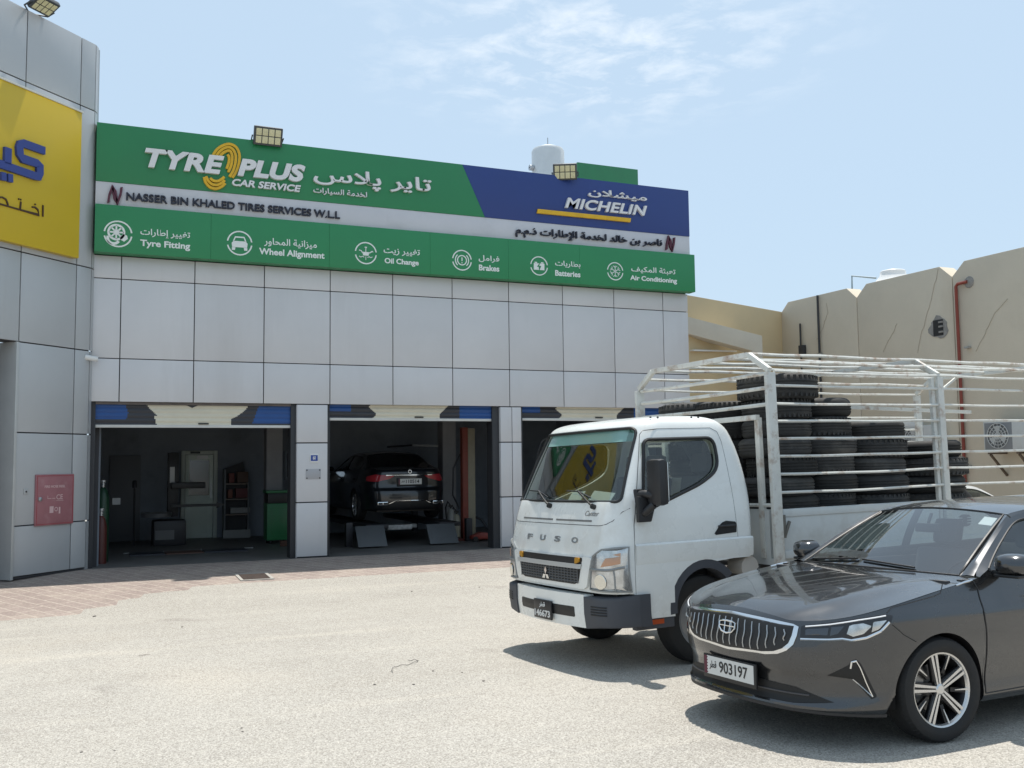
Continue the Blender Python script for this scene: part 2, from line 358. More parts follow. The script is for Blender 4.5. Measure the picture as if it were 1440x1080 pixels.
# ---- materials of the buildings
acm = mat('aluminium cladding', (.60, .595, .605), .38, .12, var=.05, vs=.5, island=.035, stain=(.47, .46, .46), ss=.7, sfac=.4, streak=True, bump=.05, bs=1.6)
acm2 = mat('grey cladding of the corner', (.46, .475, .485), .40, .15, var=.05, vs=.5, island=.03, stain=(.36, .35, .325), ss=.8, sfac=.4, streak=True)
joint = mat('dark panel joint', (.05, .05, .055), .8)
dark = mat('dark frame', (.035, .036, .04), .6, var=.2)
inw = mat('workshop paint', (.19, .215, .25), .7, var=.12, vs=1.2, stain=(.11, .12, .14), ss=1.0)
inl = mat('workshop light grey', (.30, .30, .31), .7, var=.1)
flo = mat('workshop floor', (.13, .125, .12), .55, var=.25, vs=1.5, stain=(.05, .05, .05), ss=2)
white = mat('white paint', (.72, .72, .70), .5, var=.06)
black = mat('black plastic', (.018, .018, .02), .5, var=.15)
steel = mat('galvanised steel', (.45, .46, .47), .4, .8, var=.15)
rubber = mat('rubber', (.012, .012, .0125), .75, var=.25, vs=8, stain=(.035, .033, .03), ss=2.5, sfac=.3)
# ---- the workshop
ws = thing('workshop_building', 'long grey panel clad workshop with three open shutter bays under a green and blue sign', 'building', (0, D, 0))
def wbx(mb, x0, x1, y0, y1, z0, z1, m=None): mb.box(x0, x1, y0-D, y1-D, z0, z1, m)
XL, XR = .07, 12.25
PIL = [(3.60, 4.18), (7.69, 8.16), (11.65, XR)]
GZ = [2.84, 3.5957, 4.993, 5.40]            # joint heights
x_first = .5294; PIT = 1.23
gx = [XL]+[x_first+i*PIT for i in range(10)]+[XR]
b = MB()
for i in range(len(gx)-1):
    for j in range(3):
        wbx(b, gx[i]+.008, gx[i+1]-.008, D, D+.03, GZ[j]+.008, GZ[j+1]-.008)
# cladding on the pillars, three panels high
pz = [0, 1.02, 2.12, 2.84]
for k, (a, c) in enumerate(PIL):
    cut = [a, c] if k != 1 else [a, a+.26, c]
    for i in range(len(cut)-1):
        for j in range(3): wbx(b, cut[i]+.006, cut[i+1]-.006, D, D+.03, pz[j]+(.03 if j == 0 else .011), pz[j+1]-.011)
    for j in range(3):
        wbx(b, a-.002, a+.02, D+.032, D+.30, pz[j]+.011, pz[j+1]-.011)
# returns of the gable
for j in range(3):
    for q in range(5): wbx(b, XR-.03, XR, D+.033+q*1.23, D+1.24+q*1.23, GZ[j]+.011, GZ[j+1]-.011)
b.build('cladding', acm, ws, bevel=.004)
b = MB()
wbx(b, XL, XR-.032, D+.032, D+.30, 2.85, 7.55)
for k, (a, c) in enumerate(PIL): wbx(b, a+.02, c-.004-(.03 if k == 2 else 0), D+.032, D+.42, 0, 2.85)
wbx(b, XL, XL+.06, D+.05, D+.42, 0, 2.85)
wbx(b, XR-.20, XR-.032, D+.30, 25, 0, 7.3)
wbx(b, XL+.01, XL+.16, D+.30, 25, 0, 7.3)
b.build('wall', joint, ws)
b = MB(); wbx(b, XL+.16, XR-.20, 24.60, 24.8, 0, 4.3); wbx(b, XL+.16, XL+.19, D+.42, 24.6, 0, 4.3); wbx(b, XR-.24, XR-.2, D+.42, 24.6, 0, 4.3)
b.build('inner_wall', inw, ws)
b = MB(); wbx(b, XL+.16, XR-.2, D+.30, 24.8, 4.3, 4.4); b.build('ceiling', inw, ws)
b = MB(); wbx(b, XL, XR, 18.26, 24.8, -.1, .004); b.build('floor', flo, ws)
b = MB(); wbx(b, XL+.16, XR-.2, D+.3, 24.8, 7.3, 7.4); b.build('roof', inl, ws)
b = MB()
for u0, u1, y in ((374.5, 397, 22.9), (623, 641.5, 23.0)):
    p, q = PY(u0, 700, y), PY(u1, 700, y); wbx(b, p.x, q.x, y, y+.38, 0, 4.3)
each(b, 'column', inl, ws, bevel=.01)
b = MB()                                  # dark jambs and guide rails of the shutters
for a, c in ((.11, .16), (3.50, 3.598), (4.182, 4.23), (7.54, 7.688), (8.162, 8.21), (11.56, 11.648)): wbx(b, a, c, D+.06, D+.36, 0, 2.85)
each(b, 'shutter_guide', dark, ws, bevel=.004)
# ---- roller shutters, rolled up
cream = mat('cream shutter paint', (.66, .62, .50), .5, var=.06, vs=2); sblue = mat('blue shutter paint', (.015, .075, .26), .5, var=.1); sgrey = mat('charcoal shutter paint', (.035, .037, .045), .5, var=.15)
def shutter(x0, x1, zb, label, patt):
    t = thing('roller_shutter', label, 'shutter', (0, D+.12, 0), group='roller shutters over the bays')
    mb = MB(); nx = 150; nz = 40; zt = 2.87; rows = []
    for j in range(nz+1):
        z = zb+.05+(zt-zb-.05)*j/nz; y = .018*abs(math.sin((z-zb)*math.pi/.085))**.6
        rows.append([(x0+(x1-x0)*i/nx, -y, z) for i in range(nx+1)])
    vs = [p for r in rows for p in r]; w = nx+1
    for m in (cream, sblue, sgrey): mb.mi(m)
    base = len(mb.v); mb.v += vs
    for j in range(nz):
        for i in range(nx):
            mb.f.append((j*w+i, j*w+i+1, (j+1)*w+i+1, (j+1)*w+i)); mb.m.append(patt((i+.5)/nx, (j+.5)/nz))
    mb.build('slat_curtain', None, t, fix=False)
    mb = MB(); mb.box(x0, x1, -.02, .03, zb, zb+.05); mb.build('bottom_rail', mat('pale rail', (.60, .60, .57), .5, var=.08), t, bevel=.005)
    mb = MB(); c = (x0+x1)/2+.12; mb.box(c-.09, c+.09, -.035, -.021, zb+.06, zb+.085); mb.build('pull_handle', black, t, bevel=.004)
    return t
def patt1(a, z):
    l = .24+.063*((1-z)/.62)**1.5 if z > .38 else .286+.012*(.38-z)/.38
    r = .773-.093*((1-z)/.75)**2 if z > .25 else .68
    if abs(a-.475) < .045*(z-.72)/.28*1.6 and z > .72: return 2
    if l < a < r: return 0
    if a < l: return 1 if a < .135+.045*(1-z)-.02*max(0, .5-z)*4 and z > .22 else 2
    return 1 if a > .79+.045*z and z > .08 else 2
def patt2(a, z):
    l = .255+.02*math.sin(z*6); r = .665+.09*max(0, z-.3)
    if l < a < r: return 0
    if a < l: return 1 if (a < .13 and z > .45) else 2
    return 1 if a > .79 else 2
shutter(.16, 3.50, 2.40, 'half hidden roller shutter of cream, charcoal and blue slats over the left bay', patt1)
shutter(4.23, 7.54, 2.545, 'rolled up cream and blue shutter above the bay with the black saloon', patt2)
shutter(8.21, 11.56, 2.565, 'rolled up cream and charcoal shutter partly hidden behind the truck roof', patt2)
b = MB(); wbx(b, .16, 3.5, D+.05, D+.10, 2.80, 2.845); o = b.build('shutter_box', mat('rust brown lintel', (.13, .11, .10), .7, var=.3), ws)
# ---- sign boards
def face(y): return lambda x, z, h: (x, y-h, z)
sgreen = mat('sign green', (.020, .205, .075), .42, var=.06, vs=.6, stain=(.03, .17, .075), ss=.5, sfac=.5); sgreen2 = mat('service sign green', (.022, .225, .085), .45, var=.06, vs=.6)
sblu = mat('sign blue', (.018, .045, .20), .42, var=.06, vs=.6); sgry = mat('sign silver', (.56, .56, .59), .45, .1, var=.06, vs=.7, stain=(.36, .355, .36), ss=1, sfac=.4)
letw = mat('white letter face', (.70, .70, .71), .5, var=.05); letd = mat('dark navy letter', (.012, .014, .03), .45); letg = mat('letter shade grey', (.30, .31, .31), .6)
yel = mat('tyre yellow', (.68, .40, .012), .45, var=.1, vs=6); prt = mat('white printed lettering', (.74, .78, .75), .55, var=.04)
yS = D-.20
sg = thing('fascia_sign', 'wide green and blue fascia sign with raised white lettering above the bays', 'sign', (0, yS, 0))
def SX(u, v, y=yS): return PY(u, v, y)
def rect(mb, x0, x1, z0, z1, y0, y1, m=None): mb.box(x0, x1, y0, y1, z0, z1, m)
zt, zm, zb_ = 7.69, 6.655, 6.24
tl, br2 = SX(650, 236), SX(682, 308)
def sgn_poly(pts, m, nm, y0=0., y1=.19):
    mb = MB(); mb.prism(pts, lambda p, h: (p[0], h, p[1]), y0, y1); return mb.build(nm, m, sg, bevel=.004)
xl_, xr_ = XL+.012, 12.21
sgn_poly([(xl_, zm), (br2.x, zm), (tl.x, zt), (xl_, zt)], sgreen, 'green_panel')
sgn_poly([(br2.x+.002, zm), (xr_, zm), (xr_, zt), (tl.x+.002, zt)], sblu, 'blue_panel')
sgn_poly([(xl_, zb_), (xr_, zb_), (xr_, zm-.003), (xl_, zm-.003)], sgry, 'silver_strip', .012, .19)
def box_px(uL, vLt, vLb, uR, vRt, vRb, y=yS):
    a, b_, c, d = PY(uL, vLt, y), PY(uL, vLb, y), PY(uR, vRt, y), PY(uR, vRb, y)
    return a.x, c.x, (b_.z+d.z)/2, (a.z+c.z)/2
def letters(parent, nm, s, px, fn, m, depth=.05, y=yS, bold=0., shear=0., arabic=False, sp=1.):
    x0, x1, z0, z1 = box_px(*px, y=y); mb = MB(); fit_text(mb, s, x0, x1, z0, z1, fn, depth, bold, shear, arabic, spacing=sp)
    # every word is a part of its own: cut where the gap between letters is wide
    xs = sorted((min(mb.v[i][0] for i in f), max(mb.v[i][0] for i in f)) for f in mb.f); cuts = []; end = xs[0][1]
    for a, b in xs:
        if a-end > .30*(z1-z0): cuts.append((a+end)/2)
        end = max(end, b)
    for k in range(len(cuts)+1):
        lo = cuts[k-1] if k else -1e9; hi = cuts[k] if k < len(cuts) else 1e9; w = MB(); w.v = mb.v
        fs = [f for f in mb.f if lo < sum(mb.v[i][0] for i in f)/len(f) < hi]; ids = sorted({i for f in fs for i in f}); mp = {i: n for n, i in enumerate(ids)}
        w = MB(); w.add([mb.v[i] for i in ids], [tuple(mp[i] for i in f) for f in fs]); w.build(nm, m, parent, smooth=False)
F0 = lambda x, z, h: (x, -h-.002, z)
letters(sg, 'raised_lettering', 'TYRE', (203.5, 210, 236.5, 315, 220.5, 246), F0, letw, .07, bold=.043, shear=.22, sp=1.05)
letters(sg, 'raised_lettering', 'PLUS', (333.5, 224, 248.6, 428.5, 233.2, 257.5), F0, letw, .07, bold=.05, shear=.22, sp=1.05)
letters(sg, 'raised_lettering', 'CAR SERVICE', (326, 252.3, 262.3, 422.6, 261.3, 270.5), F0, letw, .05, bold=.03, shear=.2)
letters(sg, 'raised_lettering', 'تاير پلاس', (440.2, 240, 267, 605.4, 247, 272), F0, letw, .06, bold=.012, arabic=True)
letters(sg, 'raised_lettering', 'لخدمة السيارات', (440.2, 264, 274, 515.4, 270, 279.5), F0, letw, .04, bold=.010, arabic=True)
Fs = lambda x, z, h: (x, .012-h-.002, z)
letters(sg, 'raised_lettering', 'NASSER BIN KHALED TIRES SERVICES W.L.L', (177.5, 270.5, 282, 477.6, 298.2, 308), Fs, letd, .05, bold=.022)
letters(sg, 'raised_lettering', 'ناصر بن خالد لخدمة الإطارات ذ.م.م', (724.5, 322, 336, 930, 333, 348.5), Fs, letd, .05, bold=.018, arabic=True)
letters(sg, 'raised_lettering', 'ميشلان', (826, 265.5, 277.5, 908, 274, 285.5), F0, letw, .05, bold=.012, arabic=True)
letters(sg, 'raised_lettering', 'MICHELIN', (793, 280, 293.5, 908, 288.5, 304), F0, letw, .06, bold=.026, shear=.25, sp=1.05)
# yellow underline bar
mb = MB(); a, c = SX(754, 296.5), SX(885, 310.5); zc = (a.z+c.z)/2; mb.prism([(a.x, zc-.05), (c.x, zc-.05), (c.x+.02, zc+.04), (a.x+.02, zc+.04)], lambda p, h: (p[0], -h, p[1]), .002, .05); mb.build('underline_bar', yel, sg, bevel=.006)
# leaf-like company emblems
def emblem(cx, cz, w, h, m):
    mb = MB()
    for s in (1, -1):
        pts = [(cx+s*a*w, cz+s*b_*h) for a, b_ in ((-.5, -.42), (-.42, .0), (-.2, .5), (.1, .2), (.2, -.28), (.1, -.45), (.06, -.1), (-.18, .22), (-.3, -.1), (-.33, -.38))]
        if s == -1: pts = pts[::-1]
        mb.prism(pts, lambda p, k: (p[0], .010-k, p[1]), 0, .05)
    return mb.build('company_emblem', m, sg, smooth=False)
mar = mat('maroon emblem', (.085, .012, .03), .4)
for u, v in ((161.5, 274.5), (942, 343)):
    c = SX(u, v); emblem(c.x, c.z, .25, .36, mar)
# yellow tyre swirl between the two words: nested arcs of an oval, open at the lower right
mb = MB()
for k, pts in enumerate(([(655,235),(680,198),(715,175),(750,168),(785,185),(803,225),(800,275),(785,320),(765,352)], [(672,240),(695,209),(725,189),(750,186),(771,202),(783,234),(780,275),(768,315),(749,347)], [(690,243),(711,219),(735,206),(752,207),(762,226),(763,254),(757,288),(742,322)], [(738,226),(746,240),(745,268),(733,304)],
        [(610,350),(618,378),(640,403),(672,413),(705,402),(725,383)], [(620,346),(632,370),(653,389),(680,393),(704,383),(722,367)], [(642,356),(661,370),(685,372),(706,361),(720,349)])):
    q = [SX(130+x/3.892, 160+y/3.892) for x, y in pts]; c = catmull([(p.x, p.z, 0) for p in q], 4); stroke(mb, [(p.x, p.y) for p in c], .046, lambda x, z, h: (x, -h-.002, z), .03+.004*k)
mb.build('tyre_swirl', yel, sg, smooth=False)
# ---- lower service board
yL = D-.26
sv = thing('service_sign', 'long green service board with six round white icons below the silver strip', 'sign', (0, yL, 0))
mb = MB(); zb0, zb1 = 5.405, 6.236
cuts = [XL+.012]+[PY(u, 380, yL).x for u in (296, 463, 605, 715, 815)]+[12.285]
for i in range(6): rect(mb, cuts[i]+(.0015 if i else 0), cuts[i+1]-.0015, zb0, zb1, 0, .25)
mb.build('green_panel', sgreen2, sv, bevel=.003)
def sl_(nm, s, px, arabic=False, bold=.02): return letters(sv, nm, s, px, lambda x, z, h: (x, -h-.0015, z), prt, .004, y=yL, bold=bold, arabic=arabic)
ico = [((166, 329), 18.8, 'تغيير إطارات', (197.5, 321, 334, 267.5, 326, 337.5), 'Tyre Fitting', (197.3, 337, 349, 267.5, 341.5, 353)),
       ((337, 342), 17.4, 'ميزانية المحاور', (371.5, 334, 347, 445.5, 339, 351), 'Wheel Alignment', (364.3, 349, 360.5, 456.3, 354.5, 366.5)),
       ((514.4, 356), 15.7, 'تغيير زيت', (539.4, 348, 358.5, 590.4, 351.5, 361.5), 'Oil Change', (540.8, 362.5, 372.5, 588.8, 366, 375.5)),
       ((649.6, 366), 14.6, 'فرامل', (673, 358.5, 368.5, 702, 360.5, 370), 'Brakes', (673.3, 372, 380.5, 702, 374, 382)),
       ((758, 374), 13.5, 'بطاريات', (780.5, 366, 376, 816, 368.5, 377.5), 'Batteries', (780.5, 380, 388, 816, 382, 390)),
       ((865, 381.5), 12.8, 'تعبئة المكيف', (887.5, 374.5, 384, 949.5, 377.5, 387), 'Air Conditioning', (886, 387.5, 396.5, 951.8, 391, 399.5))]
def icon_shape(k, mb, c, r):
    fn = lambda x, z, h: (c.x+x*r, -h-.0015, c.z+z*r); T = .004
    P_ = lambda pts: mb.prism(pts, lambda p, h: fn(p[0], p[1], h), 0, T)
    ring(mb, 0, 0, 1, .11, fn, T, 8, 172); ring(mb, 0, 0, 1, .11, fn, T, 192, 352)
    if k == 0:
        ring(mb, -.12, .12, .62, .16, fn, T); ring(mb, -.12, .12, .22, .22, fn, T)
        for a in range(0, 360, 45): stroke(mb, [(-.12+.2*math.cos(R(a)), .12+.2*math.sin(R(a))), (-.12+.5*math.cos(R(a)), .12+.5*math.sin(R(a)))], .12, fn, T)
        ring(mb, -.3, -.34, .5, .2, fn, T, 160, 330)
        P_([(.12, -.38), (.42, -.55), (.68, -.32), (.62, -.08), (.38, .02), (.2, -.14)])
    elif k == 1:
        P_([(-.62, -.02), (-.58, -.34), (.58, -.34), (.62, -.02), (.48, .16), (-.48, .16)]); stroke(mb, [(-.48, .14), (-.34, .48), (.34, .48), (.48, .14)], .1, fn, T)
        P_([(-.6, -.36), (-.6, -.58), (-.36, -.58), (-.32, -.36)]); P_([(.32, -.36), (.36, -.58), (.6, -.58), (.6, -.36)])
    elif k == 2:
        P_([(-.3, .1), (.32, .1), (.24, -.22), (-.24, -.22)]); stroke(mb, [(-.62, .24), (-.42, .2), (-.28, -.02)], .08, fn, T); stroke(mb, [(.3, .02), (.6, .2), (.66, .12)], .08, fn, T); stroke(mb, [(0, .1), (0, .5)], .06, fn, T); stroke(mb, [(-.1, .52), (.1, .52)], .1, fn, T); stroke(mb, [(0, -.3), (0, -.62)], .05, fn, T)
        stroke(mb, [(-.6, -.3), (-.45, -.38), (-.3, -.3), (-.15, -.38)], .06, fn, T); stroke(mb, [(.15, -.38), (.3, -.3), (.45, -.38), (.6, -.3)], .06, fn, T)
    elif k == 3:
        ring(mb, 0, 0, .5, .1, fn, T); ring(mb, 0, 0, .72, .1, fn, T, -48, 48); ring(mb, 0, 0, .72, .1, fn, T, 132, 228); stroke(mb, [(0, .28), (0, -.08)], .1, fn, T); stroke(mb, [(0, -.2), (0, -.3)], .1, fn, T)
    elif k == 4:
        P_([(-.6, .26), (-.6, -.42), (-.02, -.42), (-.06, -.1), (-.26, -.1), (.02, .26)]); P_([(.1, .26), (.02, .02), (.24, .02), (.06, -.42), (.6, -.42), (.6, .26)]); P_([(-.5, .28), (-.5, .4), (-.22, .4), (-.22, .28)]); P_([(.22, .28), (.22, .4), (.5, .4), (.5, .28)])
    else:
        for a in range(0, 180, 60): 
            stroke(mb, [(-.62*math.cos(R(a+30)), -.62*math.sin(R(a+30))), (.62*math.cos(R(a+30)), .62*math.sin(R(a+30)))], .08, fn, T)
        for a in range(30, 390, 60):
            e = (.4*math.cos(R(a)), .4*math.sin(R(a)))
            for s in (-22, 22): stroke(mb, [e, (.64*math.cos(R(a+s)), .64*math.sin(R(a+s)))], .07, fn, T)
for k, (cc, r, ar, pa, en, pe) in enumerate(ico):
    c = PY(cc[0], cc[1], yL); c.y = 0; rr = (PY(cc[0], cc[1]-r, yL)-PY(cc[0], cc[1]+r, yL)).length/2
    mb = MB(); icon_shape(k, mb, c, rr); mb.build('round_icon', prt, sv, smooth=False)
    sl_('printed_lettering', ar, pa, True, .014); sl_('printed_lettering', en, pe, False, .03)
# ---- flood lights on the parapets
lens = mat('led lens', (.62, .58, .36), .3, var=.08); lamp_body = mat('lamp housing', (.06, .065, .07), .45, .3)
def floodlight(p, yaw, w, h, label, tilt=28):
    t = thing('flood_light', label, 'flood light', p, yaw, 'flood lights on the parapets')
    M = Matrix.Translation((0, -.24, .055)) @ Matrix.Rotation(R(tilt), 4, 'X')
    mb = MB(); mb.box(-w/2, w/2, 0, .09, -h/2, h/2, M=M); mb.build('housing', lamp_body, t, bevel=.02)
    mb = MB(); nx, nz = 4, 2
    for i in range(nx):
        for j in range(nz):
            a = -w/2+.03+(w-.06)*i/nx; c_ = -h/2+.03+(h-.06)*j/nz
            mb.box(a+.008, a+(w-.06)/nx-.008, -.008, .004, c_+.008, c_+(h-.06)/nz-.008, M=M)
    mb.build('lens', lens, t, bevel=.004)
    mb = MB(); mb.tube([(-w/2-.02, -.20, .06), (-w/2-.02, -.06, .02), (0, .08, .0), (w/2+.02, -.06, .02), (w/2+.02, -.20, .06)], .014); mb.build('bracket', lamp_body, t)
    return t
p = SX(375.5, 207); floodlight((p.x, yS+.1, zt), 0, .52, .34, 'square flood light above the raised white lettering of the green sign', 22)
p = SX(798, 252); floodlight((p.x, yS+.1, zt), R(-28), .50, .34, 'tilted flood light beside the white roof cylinder on the blue sign', 22)
# ---- things on the roof
p = PY(771, 250, 21.2); t = thing('exhaust_cylinder', 'white capped metal cylinder standing on the workshop roof', 'vent', (p.x, 21.2, 7.4))
mb = MB(); mb.lathe([(.40, 0), (.40, 1.86), (.37, 1.92), (.2, 1.99), (0, 2.02)], 40); mb.build('drum', mat('white roof metal', (.62, .64, .64), .4, .2, var=.06), t)
mb = MB(); mb.tube([(0, 0, 2.0), (0, 0, 2.22)], .012); mb.tube([(.39, -.05, 1.6), (.45, -.12, 1.55), (.45, -.12, 1.4)], .02); mb.tube([(.2, -.36, 1.5), (.2, -.42, 1.2), (.34, -.42, .9)], .015)
for s, z in ((-1, 1.42), (1, 1.5), (1, 1.0)): mb.lathe([(.02, 0), (.07, .0), (.07, .1), (.02, .1)], 14, M=Matrix.Translation((s*.4, 0, z)) @ Matrix.Rotation(R(90)*s, 4, 'Y'))
mb.build('pipe_fitting', steel, t)
p, q = PY(812, 229, 21.0), PY(897, 238, 21.0)
t = thing('roof_screen', 'plain green boxed screen rising behind the blue sign', 'screen', (p.x, 21.0, 7.4)); mb = MB(); mb.box(0, q.x-p.x, 0, .12, 0, p.z-7.4+.02); mb.build('green_sheet', mat('roof screen green', (.03, .20, .085), .5, var=.08), t, bevel=.01)  # one even green with slight random variation over the whole sheet
mb = MB(); 
for x in (.1, (q.x-p.x)/2, q.x-p.x-.1): mb.bar((x, .15, 0), (x, .15, 1.4), .06)
mb.build('support_post', steel, t)
# ---- corner building at the left, its front at 45 degrees
A45 = R(45); fc = thing('corner_building', 'tall grey clad building front at an angle on the left with the yellow sign', 'building', (.06, 18.2, 0), A45)
# local x runs along the front (negative = towards the left), local y into the building
def FL(u, v):   # a photo pixel on that front -> local x, z
    p = on(u, v, (.06, 18.2, 0), (math.sin(A45), -math.cos(A45), 0)); d = p-Vector((.06, 18.2, 0)); return d.x*math.cos(A45)+d.y*math.sin(A45), p.z
jx = [FL(30, 354)[0]-1.23*k for k in (3, 2, 1, 0)]+[FL(108, 372)[0], -.015]; jz = [.0, .82, 2.275, 3.70, 5.13, 7.9, 9.1]
door_x1 = FL(23, 600)[0]
b = MB()
for i in range(len(jx)-1):
    for j in range(len(jz)-1):
        x0, x1 = jx[i], jx[i+1]
        if j < 3 and x1 <= jx[3]+.01: continue
        b.box(x0+.010, x1-.010, 0, .03, jz[j]+(.05 if j == 0 else .010), jz[j+1]-.010)
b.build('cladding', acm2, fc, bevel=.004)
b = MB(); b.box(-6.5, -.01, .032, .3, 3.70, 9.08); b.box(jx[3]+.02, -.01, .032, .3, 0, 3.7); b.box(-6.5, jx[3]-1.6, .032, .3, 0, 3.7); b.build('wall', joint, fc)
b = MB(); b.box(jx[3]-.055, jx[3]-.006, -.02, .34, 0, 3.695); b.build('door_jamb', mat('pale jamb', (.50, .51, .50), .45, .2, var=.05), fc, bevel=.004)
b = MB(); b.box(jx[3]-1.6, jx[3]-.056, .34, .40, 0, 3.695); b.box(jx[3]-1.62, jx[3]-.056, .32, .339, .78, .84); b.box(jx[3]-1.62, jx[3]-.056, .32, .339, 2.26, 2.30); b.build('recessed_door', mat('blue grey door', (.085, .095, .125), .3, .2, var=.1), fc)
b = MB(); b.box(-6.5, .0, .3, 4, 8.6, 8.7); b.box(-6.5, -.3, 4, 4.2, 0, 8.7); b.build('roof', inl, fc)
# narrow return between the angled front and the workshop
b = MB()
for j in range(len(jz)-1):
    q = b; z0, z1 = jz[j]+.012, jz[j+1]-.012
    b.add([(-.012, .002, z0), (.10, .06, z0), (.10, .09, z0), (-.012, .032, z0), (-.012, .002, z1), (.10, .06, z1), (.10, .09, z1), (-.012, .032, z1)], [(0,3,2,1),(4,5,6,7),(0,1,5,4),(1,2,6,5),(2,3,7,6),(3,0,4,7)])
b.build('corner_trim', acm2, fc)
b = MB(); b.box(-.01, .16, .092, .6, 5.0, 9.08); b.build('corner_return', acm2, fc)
# yellow sign board
ysn = thing('yellow_sign', 'big yellow sign with blue raised lettering on the angled grey front', 'sign', (.06, 18.2, 0), A45)
xr2, zt2 = FL(108, 158); _, zb2 = FL(104, 366)
mb = MB(); mb.box(-6.2, xr2, -.12, -.002, zb2+.02, zt2-.03); mb.build('yellow_panel', mat('sign yellow', (.60, .42, .015), .4, var=.05, vs=.5, stain=(.52, .36, .02), ss=.5, sfac=.4), ysn, bevel=.006)
mb = MB(); mb.box(-6.2, xr2+.01, -.14, -.002, zt2-.03, zt2); mb.build('edge_trim', mat('white trim', (.7, .68, .6), .4), ysn)
def ypx(x, y): return 0+x*120/926, 180+y*140/1080
def FY(u, v, off=.12):
    n = Vector((math.sin(A45), -math.cos(A45), 0)); p = on(u, v, Vector((.06, 18.2, 0))+n*off, n); d = p-Vector((.06, 18.2, 0)); return d.x*math.cos(A45)+d.y*math.sin(A45), p.z
def ys_stroke(pts, w, m, nm, depth, off=.12):
    mb = MB()
    for pl in pts: stroke(mb, [FY(*ypx(*q)) for q in pl], w, lambda x, z, h: (x, -.12-h-.002, z), depth)
    return mb.build(nm, m, ysn, smooth=False)
kb = mat('blue sign lettering', (.035, .06, .25), .5, var=.05)
ys_stroke([[(468, 252), (235, 170), (205, 178), (192, 215), (197, 290), (225, 335), (385, 388), (412, 415), (414, 490), (395, 530), (365, 525), (-40, 385)], [(66, 218), (62, 395)], [(65, 540), (117, 552)], [(-10, 523), (45, 534)]], .125, kb, 'raised_lettering', .05)
dkb = mat('dark thin lettering', (.06, .025, .01), .6)
ys_stroke([[(462, 838), (460, 962)], [(342, 858), (375, 860), (405, 885), (420, 945), (215, 888), (-30, 818)], [(222, 800), (214, 888)], [(-20, 752), (20, 752), (60, 775), (78, 820), (82, 842)], [(372, 828), (384, 830)], [(194, 770), (204, 773)], [(216, 776), (226, 779)]], .024, dkb, 'thin_lettering', .015)
# fire hose cabinet
x0, z1 = FL(49, 667.5); x1, z0 = FL(101, 736)
hc = thing('fire_hose_cabinet', 'red fire hose reel cabinet on the grey front beside the left bay', 'cabinet', (.06, 18.2, 0), A45)
mb = MB(); mb.box(x0, x1, -.03, -.002, z0, z1); mb.build('door_panel', mat('faded red paint', (.33, .14, .155), .5, var=.1, vs=4, stain=(.42, .25, .255), ss=5, sfac=.5), hc, bevel=.008)
mb = MB(); mb.box(x0+.02, x1-.02, -.034, -.031, z0+.02, z0+.028); mb.box(x0+.02, x1-.02, -.034, -.031, z1-.028, z1-.02); mb.box(x0+.02, x0+.028, -.034, -.031, z0+.03, z1-.03); mb.box(x1-.028, x1-.02, -.034, -.031, z0+.03, z1-.03); mb.build('frame_line', mat('red edge', (.33, .045, .055), .5), hc)
fh = lambda x, z, h: (x, -.0315-h, z); w_ = x1-x0; h_ = z1-z0; mb = MB(); pk = mat('pale print', (.62, .42, .42), .6)
fit_text(mb, 'FIRE HOSE REEL', x0+.22*w_, x1-.24*w_, z0+.735*h_, z0+.785*h_, fh, .002, .02); fit_text(mb, 'CE', x0+.53*w_, x0+.70*w_, z0+.50*h_, z0+.60*h_, fh, .002, .01)
mb.build('printed_lettering', pk, hc, smooth=False)
mb = MB(); q = lambda a, b_, c, d: mb.prism([(x0+a*w_, z0+c*h_), (x0+b_*w_, z0+c*h_), (x0+b_*w_, z0+d*h_), (x0+a*w_, z0+d*h_)], lambda p, h: fh(p[0], p[1], h), 0, .002)
q(.36, .46, .24, .37); ring(mb, x0+.53*w_, z0+.31*h_, .035, .012, fh, .002); q(.6, .64, .22, .35); q(.3, .40, .52, .53); q(.3, .31, .53, .58); q(.42, .5, .52, .53); q(.53, .72, .475, .482); mb.build('pictogram', pk, hc, smooth=False)
mb = MB(); mb.lathe([(0, 0), (.035, 0), (.035, .02), (0, .03)], 18, M=Matrix.Translation((x0+.1*w_, -.03, z0+.52*h_)) @ Matrix.Rotation(R(90), 4, 'X')); mb.build('latch', steel, hc)
# socket plate
cx_, cz_ = FL(36, 691.5); sp_ = thing('socket_plate', 'small pale socket plate left of the red hose cabinet', 'socket', (.06, 18.2, 0), A45)
mb = MB(); mb.box(cx_-.045, cx_+.045, -.012, -.002, cz_-.045, cz_+.045); mb.build('cover', mat('pale plastic', (.42, .43, .43), .5), sp_, bevel=.005); mb = MB(); mb.lathe([(0, 0), (.014, 0), (.014, .006), (0, .006)], 12, M=Matrix.Translation((cx_, -.012, cz_)) @ Matrix.Rotation(R(90), 4, 'X')); mb.build('hole', black, sp_)
# flood light on the corner building
fx, fz = FL(47, 17); t = floodlight((0, 0, 0), 0, .42, .30, 'flood light cut by the top edge of the photo above the yellow sign', 60)
t.location = (.06+fx*math.cos(A45), 18.2+fx*math.sin(A45), 9.09); t.rotation_euler = (0, 0, A45)
